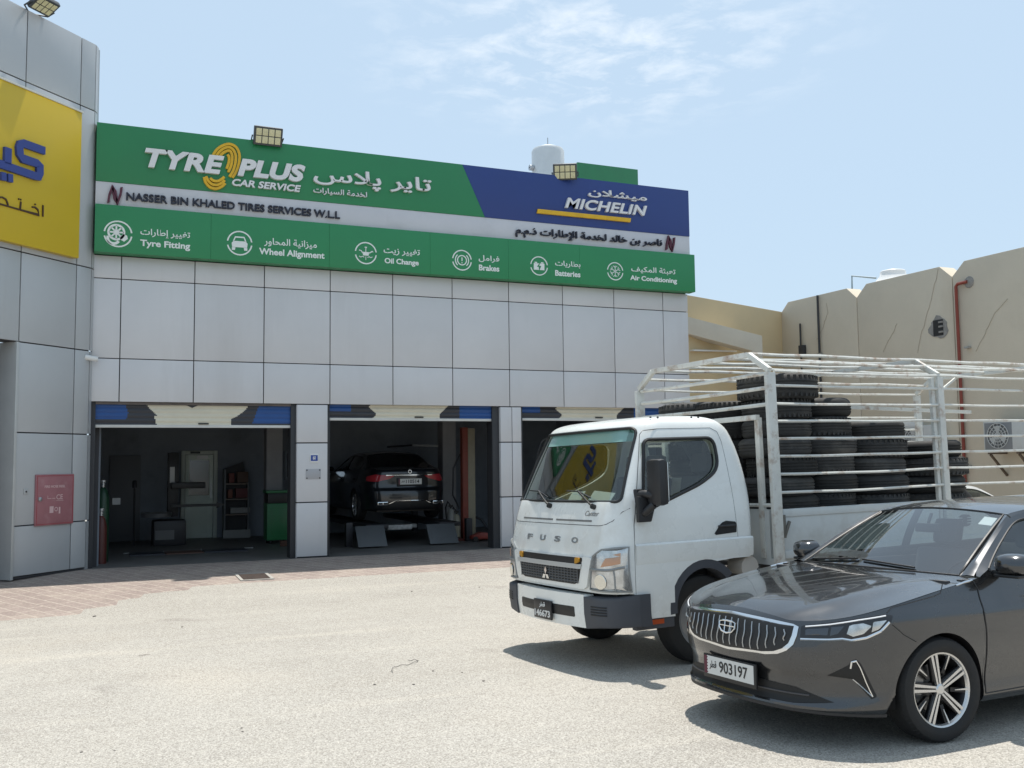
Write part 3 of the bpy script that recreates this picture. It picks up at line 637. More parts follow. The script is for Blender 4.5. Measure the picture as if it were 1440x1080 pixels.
# security camera
p = PY(124, 505, D-.02); t = thing('security_camera', 'small white bullet security camera at the building corner', 'camera', (p.x-.05, D-.02, p.z))
mb = MB(); mb.lathe([(0, 0), (.055, 0), (.055, .03), (.02, .05), (.02, .14)], 20, M=Matrix.Rotation(R(90), 4, 'X')); mb.build('mount', white, t)
mb = MB(); d = Matrix.Translation((.0, -.15, .02)) @ Matrix.Rotation(R(100), 4, 'Y'); mb.lathe([(0, 0), (.045, 0), (.045, .2), (.05, .2), (.05, .205), (.04, .205)], 20, M=d); mb.build('barrel', white, t)
mb = MB(); mb.lathe([(0, .2), (.04, .2)], 20, M=d); mb.build('lens', black, t)
# number plates on the first pillar
mb = MB(); t = thing('house_number_plate', 'small blue number plate on the pillar between the open bays', 'sign', (0, D, 0))
x0, x1, z0, z1 = box_px(436, 638, 651, 447.5, 637.5, 650, D); mb.box(x0, x1, -.012, -.001, z0, z1); mb.build('white_border', white, t, bevel=.002)
mb = MB(); mb.box(x0+.012, x1-.012, -.015, -.0121, z0+.03, z1-.03); mb.build('blue_field', mat('plate blue', (.02, .06, .30), .4), t); mb = MB(); fit_text(mb, '60', x0+.05, x1-.05, z0+.055, z1-.045, lambda x, z, h: (x, -.0155-h, z), .002, .03); mb.build('number', white, t, smooth=False)
x0, x1, z0, z1 = box_px(430, 660, 674, 451, 659, 673.5, D); t = thing('metal_plate', 'blank silver plate with four bolts on the pillar below the number', 'plate', (0, D, 0)); mb = MB(); mb.box(x0, x1, -.008, -.001, z0, z1); mb.build('sheet', mat('silver plate', (.40, .40, .42), .4, .2), t, bevel=.002); mb = MB()
for a in (x0+.02, x1-.02):
    for c_ in (z0+.02, z1-.02): mb.lathe([(0, 0), (.013, 0), (.013, .008), (0, .01)], 10, M=Matrix.Translation((a, -.008, c_)) @ Matrix.Rotation(R(90), 4, 'X'))
mb.build('bolt', dark, t)
# ================================================================== beige compound behind
XW = 17.5
beige = mat('beige render', (.58, .515, .41), .85, var=.06, vs=.6, stain=(.51, .445, .345), ss=.55, sfac=.55, bump=.15, bs=25); beige2 = mat('yellow beige render', (.60, .47, .28), .85, var=.05, vs=.7, stain=(.52, .42, .27), ss=.8, sfac=.4); conc = mat('weathered beige concrete', (.58, .53, .44), .85, var=.07, vs=1.5, stain=(.52, .49, .43), ss=1.2, sfac=.6)
bw = thing('boundary_wall', 'tall beige panel wall with notched top along the right side', 'wall', (XW, 0, 0))
N0 = 21.678; PN = 2.932; ZT, ZN = 5.97, 5.69
def wall_panel(y1, y0):
    mb = MB(); c = .34
    pts = [(y0+.012, -.3), (y1-.012, -.3), (y1-.012, ZN), (y1-c, ZT), (y0+c, ZT), (y0+.012, ZN)]
    mb.prism(pts, lambda p, h: (h, p[0], p[1]), 0, .45); return mb
for k in range(8): wall_panel(N0-k*PN, N0-(k+1)*PN).build('wall_panel', beige, bw, bevel=.012)
mb = MB(); mb.box(.03, .30, N0-8*PN, N0, -.3, ZN-.04); mb.build('joint_core', mat('joint beige', (.20, .17, .13), .9), bw)
mb = MB()
def wl(pts, r=.012, m=None): mb.tube([PX(u, v, XW)-Vector((XW+.006, 0, 0)) for u, v in pts], r, 5)
crk = [[(1320, 378), (1311, 415), (1303, 445), (1296, 470), (1289, 503)], [(1163, 426), (1164, 440), (1160, 452), (1155, 466), (1148, 480)], [(1418, 420), (1400, 440), (1385, 470), (1370, 500)], [(1262, 455), (1252, 475), (1240, 500)]]
for c in crk:
    pts = []
    for a, b2 in zip(c, c[1:]):
        for i in range(5): t_ = i/5; pts.append((a[0]+(b2[0]-a[0])*t_+random.uniform(-.8, .8), a[1]+(b2[1]-a[1])*t_))
    wl(pts, .004)
mb.build('crack', mat('crack shade', (.34, .295, .225), .9), bw)
# broken hole with blockwork
h0 = PX(1313, 452, XW); h1 = PX(1327, 470, XW); yc, zc = (h0.y+h1.y)/2, (h0.z+h1.z)/2
t = thing('wall_opening', 'small ragged hole with a dark vent in the beige wall', 'vent', (XW, yc, zc)); mb = MB()
pts = [(.27*math.cos(R(a))*random.uniform(.75, 1.15), .27*math.sin(R(a))*random.uniform(.75, 1.1)) for a in range(0, 360, 20)]; mb.prism(pts, lambda p, h: (-h, p[0], p[1]), .001, .012); mb.build('mortar_patch', mat('grey mortar', (.26, .25, .235), .9, var=.2, vs=8), t, smooth=False)
mb = MB(); mb.box(-.016, -.0125, -.14, .14, -.18, .18); mb.build('dark_recess', black, t); mb = MB()
for z in (-.1, .02, .12): mb.box(-.03, -.0165, -.14, -.02, z-.02, z+.02)
mb.build('grille_bar', mat('grey mortar', (.3, .3, .3)), t)
def conduit(nm, label, cat, pts, r, m, loc):
    o = thing(nm, label, cat, loc); mb = MB(); mb.tube([p-Vector(loc) for p in pts], r, 8); mb.build('pipe', m, o)
    mb = MB()
    for p in (pts[0].lerp(pts[-1], .3), pts[0].lerp(pts[-1], .75)):
        q = p-Vector(loc); mb.box(q.x-r-.01, q.x+r+.02, q.y-r-.02, q.y+r+.02, q.z-.02, q.z+.02)
    mb.build('clip', steel, o); return o
redp = mat('red pipe paint', (.22, .045, .03), .5, var=.15); W_ = XW-.06
a, b_ = PX(1344, 400, W_), PX(1360, 397, W_); t = conduit('red_pipe', 'thin red pipe running down the beige wall above the truck', 'pipe', [Vector((W_, a.y, -.2)), Vector((W_, a.y, 1)), Vector((W_, a.y, 3)), Vector((W_, a.y, a.z-.05)), Vector((W_, a.y-.05, a.z)), Vector((W_, b_.y, a.z+.01))], .035, redp, (W_, a.y, 0))
mb = MB(); mb.lathe([(0, 0), (.13, 0), (.11, .03), (0, .05)], 14, M=Matrix.Translation((.06, b_.y-a.y, a.z)) @ Matrix.Rotation(R(-90), 4, 'Y')); mb.build('mortar_collar', mat('grey mortar', (.3, .3, .3)), t)
a = PX(1149.5, 415, W_); conduit('black_conduit', 'black conduit running the full height of the beige wall', 'pipe', [Vector((W_, a.y, -.2)), Vector((W_, a.y, 2)), Vector((W_, a.y, 4)), Vector((W_, a.y, ZT-.02))], .03, dark, (W_, a.y, 0))
a, b_ = PX(1125, 455, W_), PX(1128, 492, W_); t = conduit('short_conduit', 'short black conduit ending in a junction box on the beige wall', 'pipe', [Vector((W_, a.y, 0)), Vector((W_, a.y, 2)), Vector((W_, a.y, 4)), Vector((W_, a.y, a.z))], .025, dark, (W_, a.y, 0))
mb = MB(); mb.box(-.07, .05, -.15, .02, b_.z-.12, b_.z+.12); mb.build('junction_box', dark, t, bevel=.01)
# tank on the roof behind the wall
a, b_ = PX(1228, 395, 19), PX(1268, 388, 19); cy_ = (a.y+b_.y)/2
t = thing('water_tank', 'white round water tank showing above the beige wall', 'tank', (19.2, cy_, 5.2)); zz = PX(1248, 380, 19.0).z-5.2; rr = abs(a.y-b_.y)*.5
mb = MB(); mb.lathe([(rr, 0), (rr, zz-.45), (rr*1.04, zz-.43), (rr*1.04, zz-.36), (rr*.95, zz-.3), (rr*.66, zz-.12), (rr*.64, zz-.02), (rr*.6, zz), (0, zz)], 32); mb.build('drum', mat('tank white', (.78, .78, .77), .4), t)
mb = MB(); q = PX(1198, 405, 18.4); r_ = PX(1198, 388, 18.4); s_ = PX(1232, 391, 18.6); base = Vector((19.2, cy_, 5.2)); mb.tube([q-Vector((0, 0, .3))-base, r_-base, s_-base], .025); mb.build('inlet_pipe', mat('blue grey pipe', (.25, .33, .38), .5), t)
b = MB(); b.box(17.96, 26, -2, 21.6, 5.05, 5.2); o = tag(b.build('flat_roof', conc), 'flat pale roof slab behind the notched beige wall under the tank', 'roof')
# far wall behind the workshop, running back to the corner
P0 = Vector((17.5, 21.62, 0)); dirb = Vector((-math.cos(R(17)), -math.sin(R(17)), 0)); nrm = Vector((dirb.y, -dirb.x, 0))
t = thing('rear_wall', 'yellowish beige wall closing the gap behind the workshop', 'wall', (P0.x, P0.y, 0)); mb = MB()
zr = on(1097, 438, P0, nrm).z; zl = on(970, 415, P0, nrm).z
mb.prism([(-.9, -.2), (5.2, -.2), (5.2, zl+(zl-zr)*.25), (4.2, zl), (0, zr), (-.9, zr)], lambda p, h: tuple(dirb*p[0]+Vector((-dirb.y, dirb.x, 0))*(-h)+Vector((0, 0, p[1]))), 0, .3); mb.build('render', beige2, t, bevel=.02)
mb = MB(); a = on(970, 493, P0-nrm*.0, nrm)-Vector((P0.x, P0.y, 0)); c = on(1031, 494.5, P0, nrm)-Vector((P0.x, P0.y, 0))
n_out = nrm if (CPOS-P0).dot(nrm) > 0 else -nrm
mb.bar(a+n_out*.06, c+n_out*.06, .12, .035); mb.build('ledge', white, t)
# portal frame before it
yq = 20.3; a, b_, c = PY(960, 446, yq), PY(1072, 472, yq), PY(1060, 520, yq)
t = thing('concrete_portal', 'pale concrete gate beam and post beside the workshop gable', 'gate', (b_.x, yq, 0)); mb = MB(); th_ = .42
mb.prism([(0, -.1), (0, b_.z), (a.x-b_.x-.3, a.z+.1), (a.x-b_.x-.3, a.z+.1-th_), (-.33, b_.z-th_+.02), (-.33, -.1)], lambda p, h: (p[0], h, p[1]), 0, .35); mb.build('beam', conc, t, bevel=.02)
# outdoor units of the air conditioners
acw = mat('ac casing', (.50, .51, .50), .5, var=.05); acg = mat('ac grille', (.10, .105, .11), .5)
def ac_unit(y1, z0, w, h, label, n=1):
    t = thing('air_conditioner', label, 'air conditioner', (XW-.12, y1, z0), group='outdoor units on the beige wall')
    d = .34; mb = MB(); mb.box(-d, 0, -w, 0, 0, h); mb.build('casing', acw, t, bevel=.02)
    cy2 = -w*.36; r = h*.40; Mx = Matrix.Translation((-d-.002, cy2, h*.5)) @ Matrix.Rotation(R(-90), 4, 'Y')
    mb = MB(); mb.lathe([(0, 0), (r, 0), (r, .004), (0, .004)], 32, M=Mx); mb.build('fan_opening', acg, t); mb = MB(); mb.box(-d-.0015, -d+.01, -w*.70, -.03, .04, h-.05); mb.build('grille_panel', mat('ac grille grey', (.20, .21, .22), .5), t, bevel=.003)
    mb = MB()
    for q in range(1, 5): mb.lathe([(r*q/4-.006, .006), (r*q/4+.006, .006), (r*q/4+.006, .016), (r*q/4-.006, .016)], 32, M=Mx, closed=True)
    for q in range(8): 
        a_ = math.pi*q/8; mb.bar(Mx @ Vector((r*math.cos(a_), r*math.sin(a_), .01)), Mx @ Vector((-r*math.cos(a_), -r*math.sin(a_), .01)), .008)
    mb.build('fan_guard', acw, t)
    mb = MB()
    for q in range(3):
        a_ = 2*math.pi*q/3; mb.add([Mx @ Vector((.03*math.cos(a_), .03*math.sin(a_), .0045)), Mx @ Vector((r*.85*math.cos(a_-.3), r*.85*math.sin(a_-.3), .0045)), Mx @ Vector((r*.85*math.cos(a_+.5), r*.85*math.sin(a_+.5), .005))], [(0, 1, 2)])
    mb.build('fan_blade', acw, t); mb = MB()
    for yy in (-.15, -w+.15):
        mb.bar((-d-.05, yy, -.03), (.12, yy, -.03), .05); mb.bar((-d, yy, -.06), (.11, yy, -.5), .04)
    mb.build('support_bracket', mat('rusty bracket', (.12, .085, .06), .8, var=.3), t)
    return t
a, b_ = PX(1385, 592, XW-.4), PX(1387, 635, XW-.4); hh = a.z-b_.z
ac_unit(a.y, b_.z, .98, hh, 'left one of two grey outdoor units seen past the truck cage'); ac_unit(a.y-1.02, b_.z, .98, hh, 'outdoor unit cut by the right edge of the photo')
a = PX(1272, 598, XW-.4); ac_unit(a.y, a.z-.62, .85, .6, 'outdoor unit glimpsed between cage bars right of the tallest tyre rows')
a, b_ = PX(1200, 592, XW), PX(1299, 597, XW); t = thing('cable_trunking', 'pale boxed trunking along the beige wall behind the tyres', 'trunking', (XW, b_.y, a.z-.2)); mb = MB(); mb.box(-.1, -.001, 0, a.y-b_.y, -.12, .12); mb.build('cover', white, t, bevel=.01)
# ================================================================== the truck
def boolean_diff(vs_fs, cut):
    def mk(n, mb):
        me = bpy.data.meshes.new(n); me.from_pydata(mb.v, [], mb.f); bm = bmesh.new(); bm.from_mesh(me)
        bmesh.ops.remove_doubles(bm, verts=bm.verts, dist=1e-5)
        bm.to_mesh(me); bm.free(); o = bpy.data.objects.new(n, me); COL.objects.link(o); return o
    a, b = mk('a', vs_fs), mk('b', cut)
    bm = bmesh.new(); bm.from_mesh(b.data); bmesh.ops.recalc_face_normals(bm, faces=bm.faces); bm.to_mesh(b.data); bm.free()
    md = a.modifiers.new('d', 'BOOLEAN'); md.operation = 'DIFFERENCE'; md.object = b; md.solver = 'EXACT'
    dg = bpy.context.evaluated_depsgraph_get(); e = a.evaluated_get(dg); me = e.to_mesh()
    mb = MB(); mb.v = [tuple(v.co) for v in me.vertices]; mb.f = [tuple(p.vertices) for p in me.polygons]; mb.m = [0]*len(mb.f); e.to_mesh_clear()
    for o in (a, b): d = o.data; bpy.data.objects.remove(o); bpy.data.meshes.remove(d)
    return mb
wpaint = mat('white truck paint', (.76, .77, .745), .28, var=.03, vs=1.5, coat=.6, stain=(.60, .575, .52), ss=2.2, sfac=.55)
cagep = mat('worn white cage paint', (.62, .62, .58), .6, var=.1, vs=4, stain=(.25, .12, .05), ss=4.5, sfac=.95)
bedp = mat('worn white bed paint', (.58, .60, .59), .4, var=.06, vs=2, stain=(.42, .40, .36), ss=2.5, sfac=.5)
clearg = glass('clear glass', (.72, .78, .74), .03); darkg = glass('dark tinted glass', (.30, .31, .31), .05); wsg = glass('windscreen glass', (.60, .68, .64), .05)
chrome = mat('chrome', (.75, .76, .77), .12, 1.); graypl = mat('grey bumper plastic', (.055, .06, .072), .55, var=.1); trim = mat('black trim', (.012, .012, .013), .45, var=.1)
intd = mat('dark cabin lining', (.05, .05, .052), .8, var=.1); intg = mat('grey seat cloth', (.10, .10, .105), .85, var=.1)
headl = mat('lamp reflector', (.55, .56, .56), .14, .75, var=.25, vs=14); amber = mat('amber lens', (.50, .24, .02), .35); lampg = glass('lamp cover', (.86, .87, .86), .06)
CW = [(.45,.955),(.9,.962),(1.2,.96),(1.43,.945),(1.7,.915),(2.0,.865),(2.10,.835),(2.15,.80),(2.18,.74),(2.195,.66)]
CXF = [(.45,-1.80),(.7,-1.845),(1.0,-1.84),(1.2,-1.80),(1.43,-1.735),(1.5,-1.705),(2.06,-1.445),(2.12,-1.41),(2.16,-1.35),(2.185,-1.25),(2.195,-1.15)]
CXR = [(.45,-.26),(.9,-.24),(1.43,-.224),(1.82,-.28),(2.05,-.36),(2.12,-.42),(2.16,-.48),(2.185,-.56),(2.195,-.62)]
YC = 1.03
def cab_w(z): return smooth_keys(z, CW)
def cab_xf(z): return smooth_keys(z, CXF)
def cab_fx(y, z, ins=0.):
    w = cab_w(z)-ins; xf = cab_xf(z)+ins; y = min(abs(y), w); rx, ry = .20, .22; x0 = xf+.05*(y/w)**2
    if y > w-ry: t = min(1, (y-w+ry)/ry); x0 += rx*(1-math.sqrt(max(0, 1-t*t)))
    return x0
def cab_ring(z, ins=0., n=22):
    w = cab_w(z)-ins; xr = smooth_keys(z, CXR)-ins; pts = []
    ys = [(w-.22)*i/8 for i in range(9)]+[w-.22+.22*math.sin(math.pi/2*i/10) for i in range(1, 11)]
    half = [(cab_fx(y, z, ins), y) for y in ys]; xs = half[-1][0]; rr = .09
    half += [(xs+(xr-rr-xs)*i/8, w) for i in range(1, 9)]
    half += [(xr-rr+rr*math.sin(R(90)*i/6), w-rr+rr*math.cos(R(90)*i/6)) for i in range(1, 7)]
    half += [(xr, (w-rr)*(1-i/5)) for i in range(1, 6)]
    full = half+[(x, -y) for x, y in half[-2:0:-1]]
    return [(x, y+YC, z) for x, y in full]
def cab_shell(ins, zl):
    mb = MB(); rows = [cab_ring(z, ins) for z in zl]; k = len(rows[0])
    top = rows[-1]; cx = sum(p[0] for p in top)/k
    for sc_, dz in ((.75, .006), (.4, .011)): rows.append([(cx+(p[0]-cx)*sc_, YC+(p[1]-YC)*sc_, p[2]+dz) for p in top])
    mb.grid([r+[r[0]] for r in rows]); mb.f = []; mb.m = []; w = k+1
    mb.v = [p for r in rows for p in r]
    for i in range(len(rows)-1):
        for j in range(k): mb.f.append((i*k+j, i*k+(j+1) % k, (i+1)*k+(j+1) % k, (i+1)*k+j))
    mb.f.append(tuple(range(k-1, -1, -1))); mb.f.append(tuple((len(rows)-1)*k+j for j in range(k))); mb.m = [0]*len(mb.f)
    return mb
def rounded(poly, r, n=5):
    out = []; k = len(poly)
    for i, p in enumerate(poly):
        p = Vector(p); a = Vector(poly[i-1]); b = Vector(poly[(i+1) % k]); ri = r[i] if isinstance(r, (list, tuple)) else r
        da = (a-p).normalized(); db = (b-p).normalized(); s = min(ri, (a-p).length*.45, (b-p).length*.45)
        for j in range(n+1):
            t = j/n; out.append((p+da*s)*(1-t)**2+p*2*t*(1-t)+(p+db*s)*t*t)
    return [(v.x, v.y) for v in out]
TM = Matrix(((.996244, -.085683, -.012503, 5.878914), (.085889, .99616, .016988, 7.362392), (.011, -.017998, .999778, -.051247), (0, 0, 0, 1)))
truck = thing('cage_truck', 'white flatbed truck with a rusty white pipe cage loaded with old tyres', 'truck', M=TM)
zl = [.45, .5, .58, .66, .74, .82, .9, 1.0, 1.1, 1.2, 1.3, 1.38, 1.43, 1.5, 1.6, 1.7, 1.8, 1.9, 2.0, 2.05, 2.08, 2.1, 2.12, 2.135, 2.15, 2.163, 2.174, 2.183, 2.19, 2.195]
shell = cab_shell(0, zl); inn = cab_shell(.05, [z for z in zl if .9 < z < 2.15]); b0 = len(shell.v); shell.v += inn.v; shell.f += [tuple(b0+i for i in f[::-1]) for f in inn.f]; shell.m = [0]*len(shell.f)
WS = rounded([(-.875, 1.445), (.875, 1.445), (.765, 2.085), (-.765, 2.085)], [.05, .05, .07, .07])
SW = rounded([(-1.475, 1.345), (-.80, 1.575), (-.575, 1.70), (-.585, 1.985), (-1.365, 1.975)], [.03, .1, .12, .09, .06])
RW = rounded([(-.55, 1.62), (.55, 1.62), (.5, 1.98), (-.5, 1.98)], .06)
AR = [(-1.17, .3)]+[(-.82+.40*math.cos(R(a)), .50+.41*math.sin(R(a))) for a in range(150, 60, -10)]+[(-.5, .90), (0, .90), (0, .3)]
cut = MB(); cut.prism(SW, lambda p, h: (p[0], h, p[1]), -.5, 2.6); cut.prism(AR, lambda p, h: (p[0], h, p[1]), -.5, 2.6)
cut.prism([(-2.3, .2), (-1.59, .2), (-1.59, .675), (-2.3, .675)], lambda p, h: (p[0], h, p[1]), -.55, 2.65)
cut2 = MB(); cut2.prism(WS, lambda p, h: (h, p[0]+YC, p[1]), -2.3, -1.2); cut2.prism(RW, lambda p, h: (h, p[0]+YC, p[1]), -.5, .2)
body = boolean_diff(boolean_diff(shell, cut), cut2).build('cab_body', wpaint, truck, ang=28)
tag(body, 'white short cab with a raked windscreen')
def fpt(y, z, off=0.): return (cab_fx(y, z)-off, y+YC, z)
def nrm_f(y, z):
    e = .01; a = Vector(fpt(y+e, z))-Vector(fpt(y-e, z)); b = Vector(fpt(y, z+e))-Vector(fpt(y, z-e)); n = a.cross(b).normalized(); return n if n.x < 0 else -n
def fo(y, z, off): return tuple(Vector(fpt(y, z))+nrm_f(y, z)*off)
def spt(x, z, s=-1, off=0.): return (x, YC+s*(cab_w(z)+off), z)
def densify(poly, n=4):
    out = []
    for i, p in enumerate(poly):
        q = poly[(i+1) % len(poly)]
        for j in range(n): out.append((p[0]+(q[0]-p[0])*j/n, p[1]+(q[1]-p[1])*j/n))
    return out
def patch(poly, fn, h0, h1, n=14, mb=None):
    # polygon (convex-ish in its 2nd coordinate) laid on a curved surface as a thin slab: rows in v
    v0, v1 = min(p[1] for p in poly), max(p[1] for p in poly); rows = []
    for j in range(n+1):
        v = v0+(v1-v0)*min(max(j/n, .001), .999); xs = []
        for i, p in enumerate(poly):
            q = poly[(i+1) % len(poly)]
            if (p[1]-v)*(q[1]-v) < 0: xs.append(p[0]+(q[0]-p[0])*(v-p[1])/(q[1]-p[1]))
        a, b = min(xs), max(xs); rows.append([(a+(b-a)*i/n, v) for i in range(n+1)])
    mb = mb or MB(); top = [[fn(u, v, h1) for u, v in r] for r in rows]; bot = [[fn(u, v, h0) for u, v in r] for r in rows]
    mb.grid(top); mb.grid(bot, flip=True)
    ed = [(0, j) for j in range(n+1)]+[(i, n) for i in range(1, n+1)]+[(n, j) for j in range(n-1, -1, -1)]+[(i, 0) for i in range(n-1, -1, -1)]
    for (a, b), (c, d) in zip(ed, ed[1:]): mb.add([top[a][b], top[c][d], bot[c][d], bot[a][b]], [(0, 1, 2, 3)])
    return mb
def gridpatch(poly, fn, h, n=16, grow=1.):
    mb = MB(); cx = sum(p[0] for p in poly)/len(poly); cy = sum(p[1] for p in poly)/len(poly)
    P2 = [(cx+(p[0]-cx)*grow, cy+(p[1]-cy)*grow) for p in poly]; v0, v1 = min(p[1] for p in P2), max(p[1] for p in P2); rows = []
    for j in range(n+1):
        v = v0+(v1-v0)*min(max(j/n, .002), .998); xs = []
        for i, p in enumerate(P2):
            q = P2[(i+1) % len(P2)]
            if (p[1]-v)*(q[1]-v) < 0: xs.append(p[0]+(q[0]-p[0])*(v-p[1])/(q[1]-p[1]))
        a, b = min(xs), max(xs); rows.append([fn(a+(b-a)*i/n, v, h) for i in range(n+1)])
    mb.grid(rows); return mb
gridpatch(WS, fo, -.028, 20, 1.04).build('windscreen', wsg, truck)
for s in (-1, 1): gridpatch(SW, lambda x, z, h: spt(x, z, s, h), -.028, 14, 1.05).build('side_window', clearg, truck)
gridpatch(RW, lambda y, z, h: (smooth_keys(z, CXR)-.025, y+YC, z), 0, 6, 1.06).build('rear_window', clearg, truck)
mb = MB(); mb.tube([fo(y, z, .0) for y, z in densify(WS)], .014, 6, cyc=True); mb.build('windscreen_seal', trim, truck)
for s in (-1, 1):
    mb = MB(); mb.tube([spt(x, z, s, -.004) for x, z in densify(SW)], .016, 6, cyc=True); mb.build('window_seal', trim, truck)
# tinted strip along the top of the windscreen
q = [(-.80, 1.975), (.80, 1.975), (.768, 2.088), (-.768, 2.088)]; gridpatch(q, fo, -.02, 10).build('sun_strip', mat('teal sun strip', (.20, .36, .33), .25, coat=.5), truck)
# cabin inside
mb = MB(); mb.box(-1.64, -1.24, .16, 1.90, 1.02, 1.38); mb.build('dashboard', intd, truck, bevel=.05)
mb = MB(); mb.box(-1.7, -.30, .13, 1.93, .905, .93); mb.build('cab_floor', intd, truck)
for y in (.52, 1.25, 1.6):
    mb = MB(); Mx = Matrix.Translation((-.52, y, 1.28)) @ Matrix.Rotation(R(10), 4, 'Y'); mb.box(-.07, .07, -.22, .22, -.34, .36, M=Mx); mb.box(-.5, .03, -.22, .22, -.40, -.27, M=Mx); mb.box(-.05, .05, -.12, .12, .39, .58, M=Mx); mb.build('seat', intg, truck, bevel=.035)
mb = MB(); Mx = Matrix.Translation((-1.18, .52, 1.36)) @ Matrix.Rotation(R(-55), 4, 'Y'); mb.tube([Mx @ Vector((.20*math.cos(R(a)), .20*math.sin(R(a)), 0)) for a in range(0, 360, 15)], .014, 6, cyc=True); mb.bar(Mx @ Vector((-.2, 0, 0)), Mx @ Vector((.2, 0, 0)), .03); mb.bar(Mx @ Vector((0, 0, 0)), Mx @ Vector((0, 0, -.25)), .05); mb.build('steering_wheel', trim, truck)
# front: grille surround, grille, chrome bar, emblem, letters, slots, panel seam
GS = rounded([(-.61, .70), (.61, .70), (.69, .975), (-.69, .975)], [.05, .05, .03, .03]); patch(GS, fo, .002, .022).build('grille_surround', wpaint, truck, ang=30)
GI = rounded([(-.50, .735), (.50, .735), (.565, .965), (-.565, .965)], [.06, .06, .01, .01])
gr = patch(GI, fo, .018, .028).build('grille', trim, truck)
mesh = MB(); gm = mat('grille lattice', (.09, .092, .095), .5)
for i in range(21):
    y = -.5+1.0*i/20; mesh.tube([fo(y, z, .031) for z in (.745, .80, .868)], .006, 4)
for z in (.76, .783, .806, .829, .852): mesh.tube([fo(-.5+1.0*i/12, z, .032) for i in range(13)], .006, 4)
mesh.build('lattice', gm, gr)
cb = MB(); patch([(-.545, .872), (.545, .872), (.555, .91), (-.555, .91)], fo, .028, .05, 12, cb); cb.build('grille_bar', mat('silver bar', (.60, .62, .62), .3, .5), gr, bevel=.006)
for s in (-1, 1):
    mb = MB(); patch(rounded([(s*.535, .93), (s*.47, .905), (s*.47, .965), (s*.535, .965)] if s > 0 else [(-.535, .93), (-.535, .965), (-.47, .965), (-.47, .905)], .01), fo, .028, .04, 6, mb); mb.build('marker_lamp', amber, gr)
em = MB(); dia = lambda cy, cz, a, s1, s2: [(cy, cz), (cy+s1*math.cos(R(a+30)), cz+s1*math.sin(R(a+30))), (cy+s2*math.cos(R(a)), cz+s2*math.sin(R(a))), (cy+s1*math.cos(R(a-30)), cz+s1*math.sin(R(a-30)))]
for a in (90, 210, 330):
    d = dia(0, .79, a, .040, .069); em.prism(d, lambda p, h: fo(p[0], p[1], .032+h), 0, .016)
em.build('three_diamond_emblem', chrome, gr, smooth=False)
lt = MB(); dkl = mat('worn dark lettering', (.06, .06, .055), .5)
for ch, y in (('F', .405), ('U', .15), ('S', -.115), ('O', -.40)):
    fit_text(lt, ch, -.05, .05, 0, .052, lambda x, z, h, y=y: fo(y-x, 1.083+z, .001+h), .006, .03)
lt.build('raised_lettering', mat('chrome lettering', (.45, .46, .46), .3, .7), truck, smooth=False)
lt = MB(); fit_text(lt, 'Canter', -.10, .10, 0, .045, lambda x, z, h: fo(-.585-x, 1.322+z, .001+h), .003, 0, .3); lt.build('script_lettering', mat('grey script', (.25, .25, .25), .4), truck, smooth=False)
for y0, y1 in ((.03, .62), (-.60, -.03)):
    mb = MB(); patch([(y0, 1.272), (y1, 1.272), (y1, 1.288), (y0, 1.288)], fo, -.004, .0015, 8, mb); mb.build('air_slot', mat('slot shade', (.16, .16, .155), .7), truck)
mb = MB(); mb.tube([fo(y, z, -.001) for y, z in [(-.93, 1.39), (-.90, 1.36), (-.85, 1.285), (-.80, 1.258), (-.74, 1.245)]+[(-.7+.1*i, 1.243) for i in range(15)]+[(.74, 1.245), (.8, 1.258), (.85, 1.285), (.90, 1.36), (.93, 1.39)]], .0035, 4); mb.build('panel_seam', trim, truck)
# headlights with their reflectors under a clear cover
for s in (-1, 1):
    hl = lambda a: (s*a[0], a[1])
    out = [hl(p) for p in ((.655, .705), (.70, .985), (.80, 1.045), (.955, 1.065), (.958, .695))]
    def surf(t, z, off):   # t: arc position round the corner
        y = min(abs(t), cab_w(z)-.001); p = Vector(fpt(s*y, z)); n = nrm_f(s*y, z)
        if abs(t) > .93: n = (n+Vector((0, s, 0))).normalized()
        return tuple(p+n*off)
    o2 = out if s < 0 else out[::-1]
    lamp = patch(o2, surf, -.002, .014, 14).build('headlight', headl, truck, ang=30)
    mb = MB(); mb.tube([surf(a[0], a[1], .012) for a in densify(out, 6)], .010, 5, cyc=True); mb.build('lamp_frame', mat('lamp frame', (.25, .26, .26), .4, .3), lamp)
    mb = MB(); mb.tube([surf(s*t, .875+.03*max(0, (t-.87)/.09), .014) for t in (.67, .72, .78, .84, .88, .92, .945)], .012, 5); mb.tube([surf(s*t, z, .014) for t, z in ((.895, .872), (.90, .83), (.90, .77), (.90, .705))], .009, 5); mb.build('lamp_divider', mat('lamp frame', (.3, .3, .3)), lamp)
    mb = MB(); patch([(s*.80, .90), (s*.93, .925), (s*.93, 1.02), (s*.85, .99)] if s < 0 else [(s*.85, .99), (s*.93, 1.02), (s*.93, .925), (s*.80, .90)], surf, .014, .02, 8, mb); mb.build('indicator_lens', mat('pale amber lens', (.50, .30, .20), .15, .3), lamp)
    mb = MB(); q = Vector(surf(s*.79, .775, .014)); n = nrm_f(s*.79, .775); Mx = Matrix.Translation(q) @ n.to_track_quat('Z', 'Y').to_matrix().to_4x4(); mb.lathe([(.0, .004), (.03, .006), (.062, .004), (.066, .0)], 24, M=Mx); mb.build('bulb_bowl', mat('bowl', (.72, .71, .66), .08, .9), lamp)
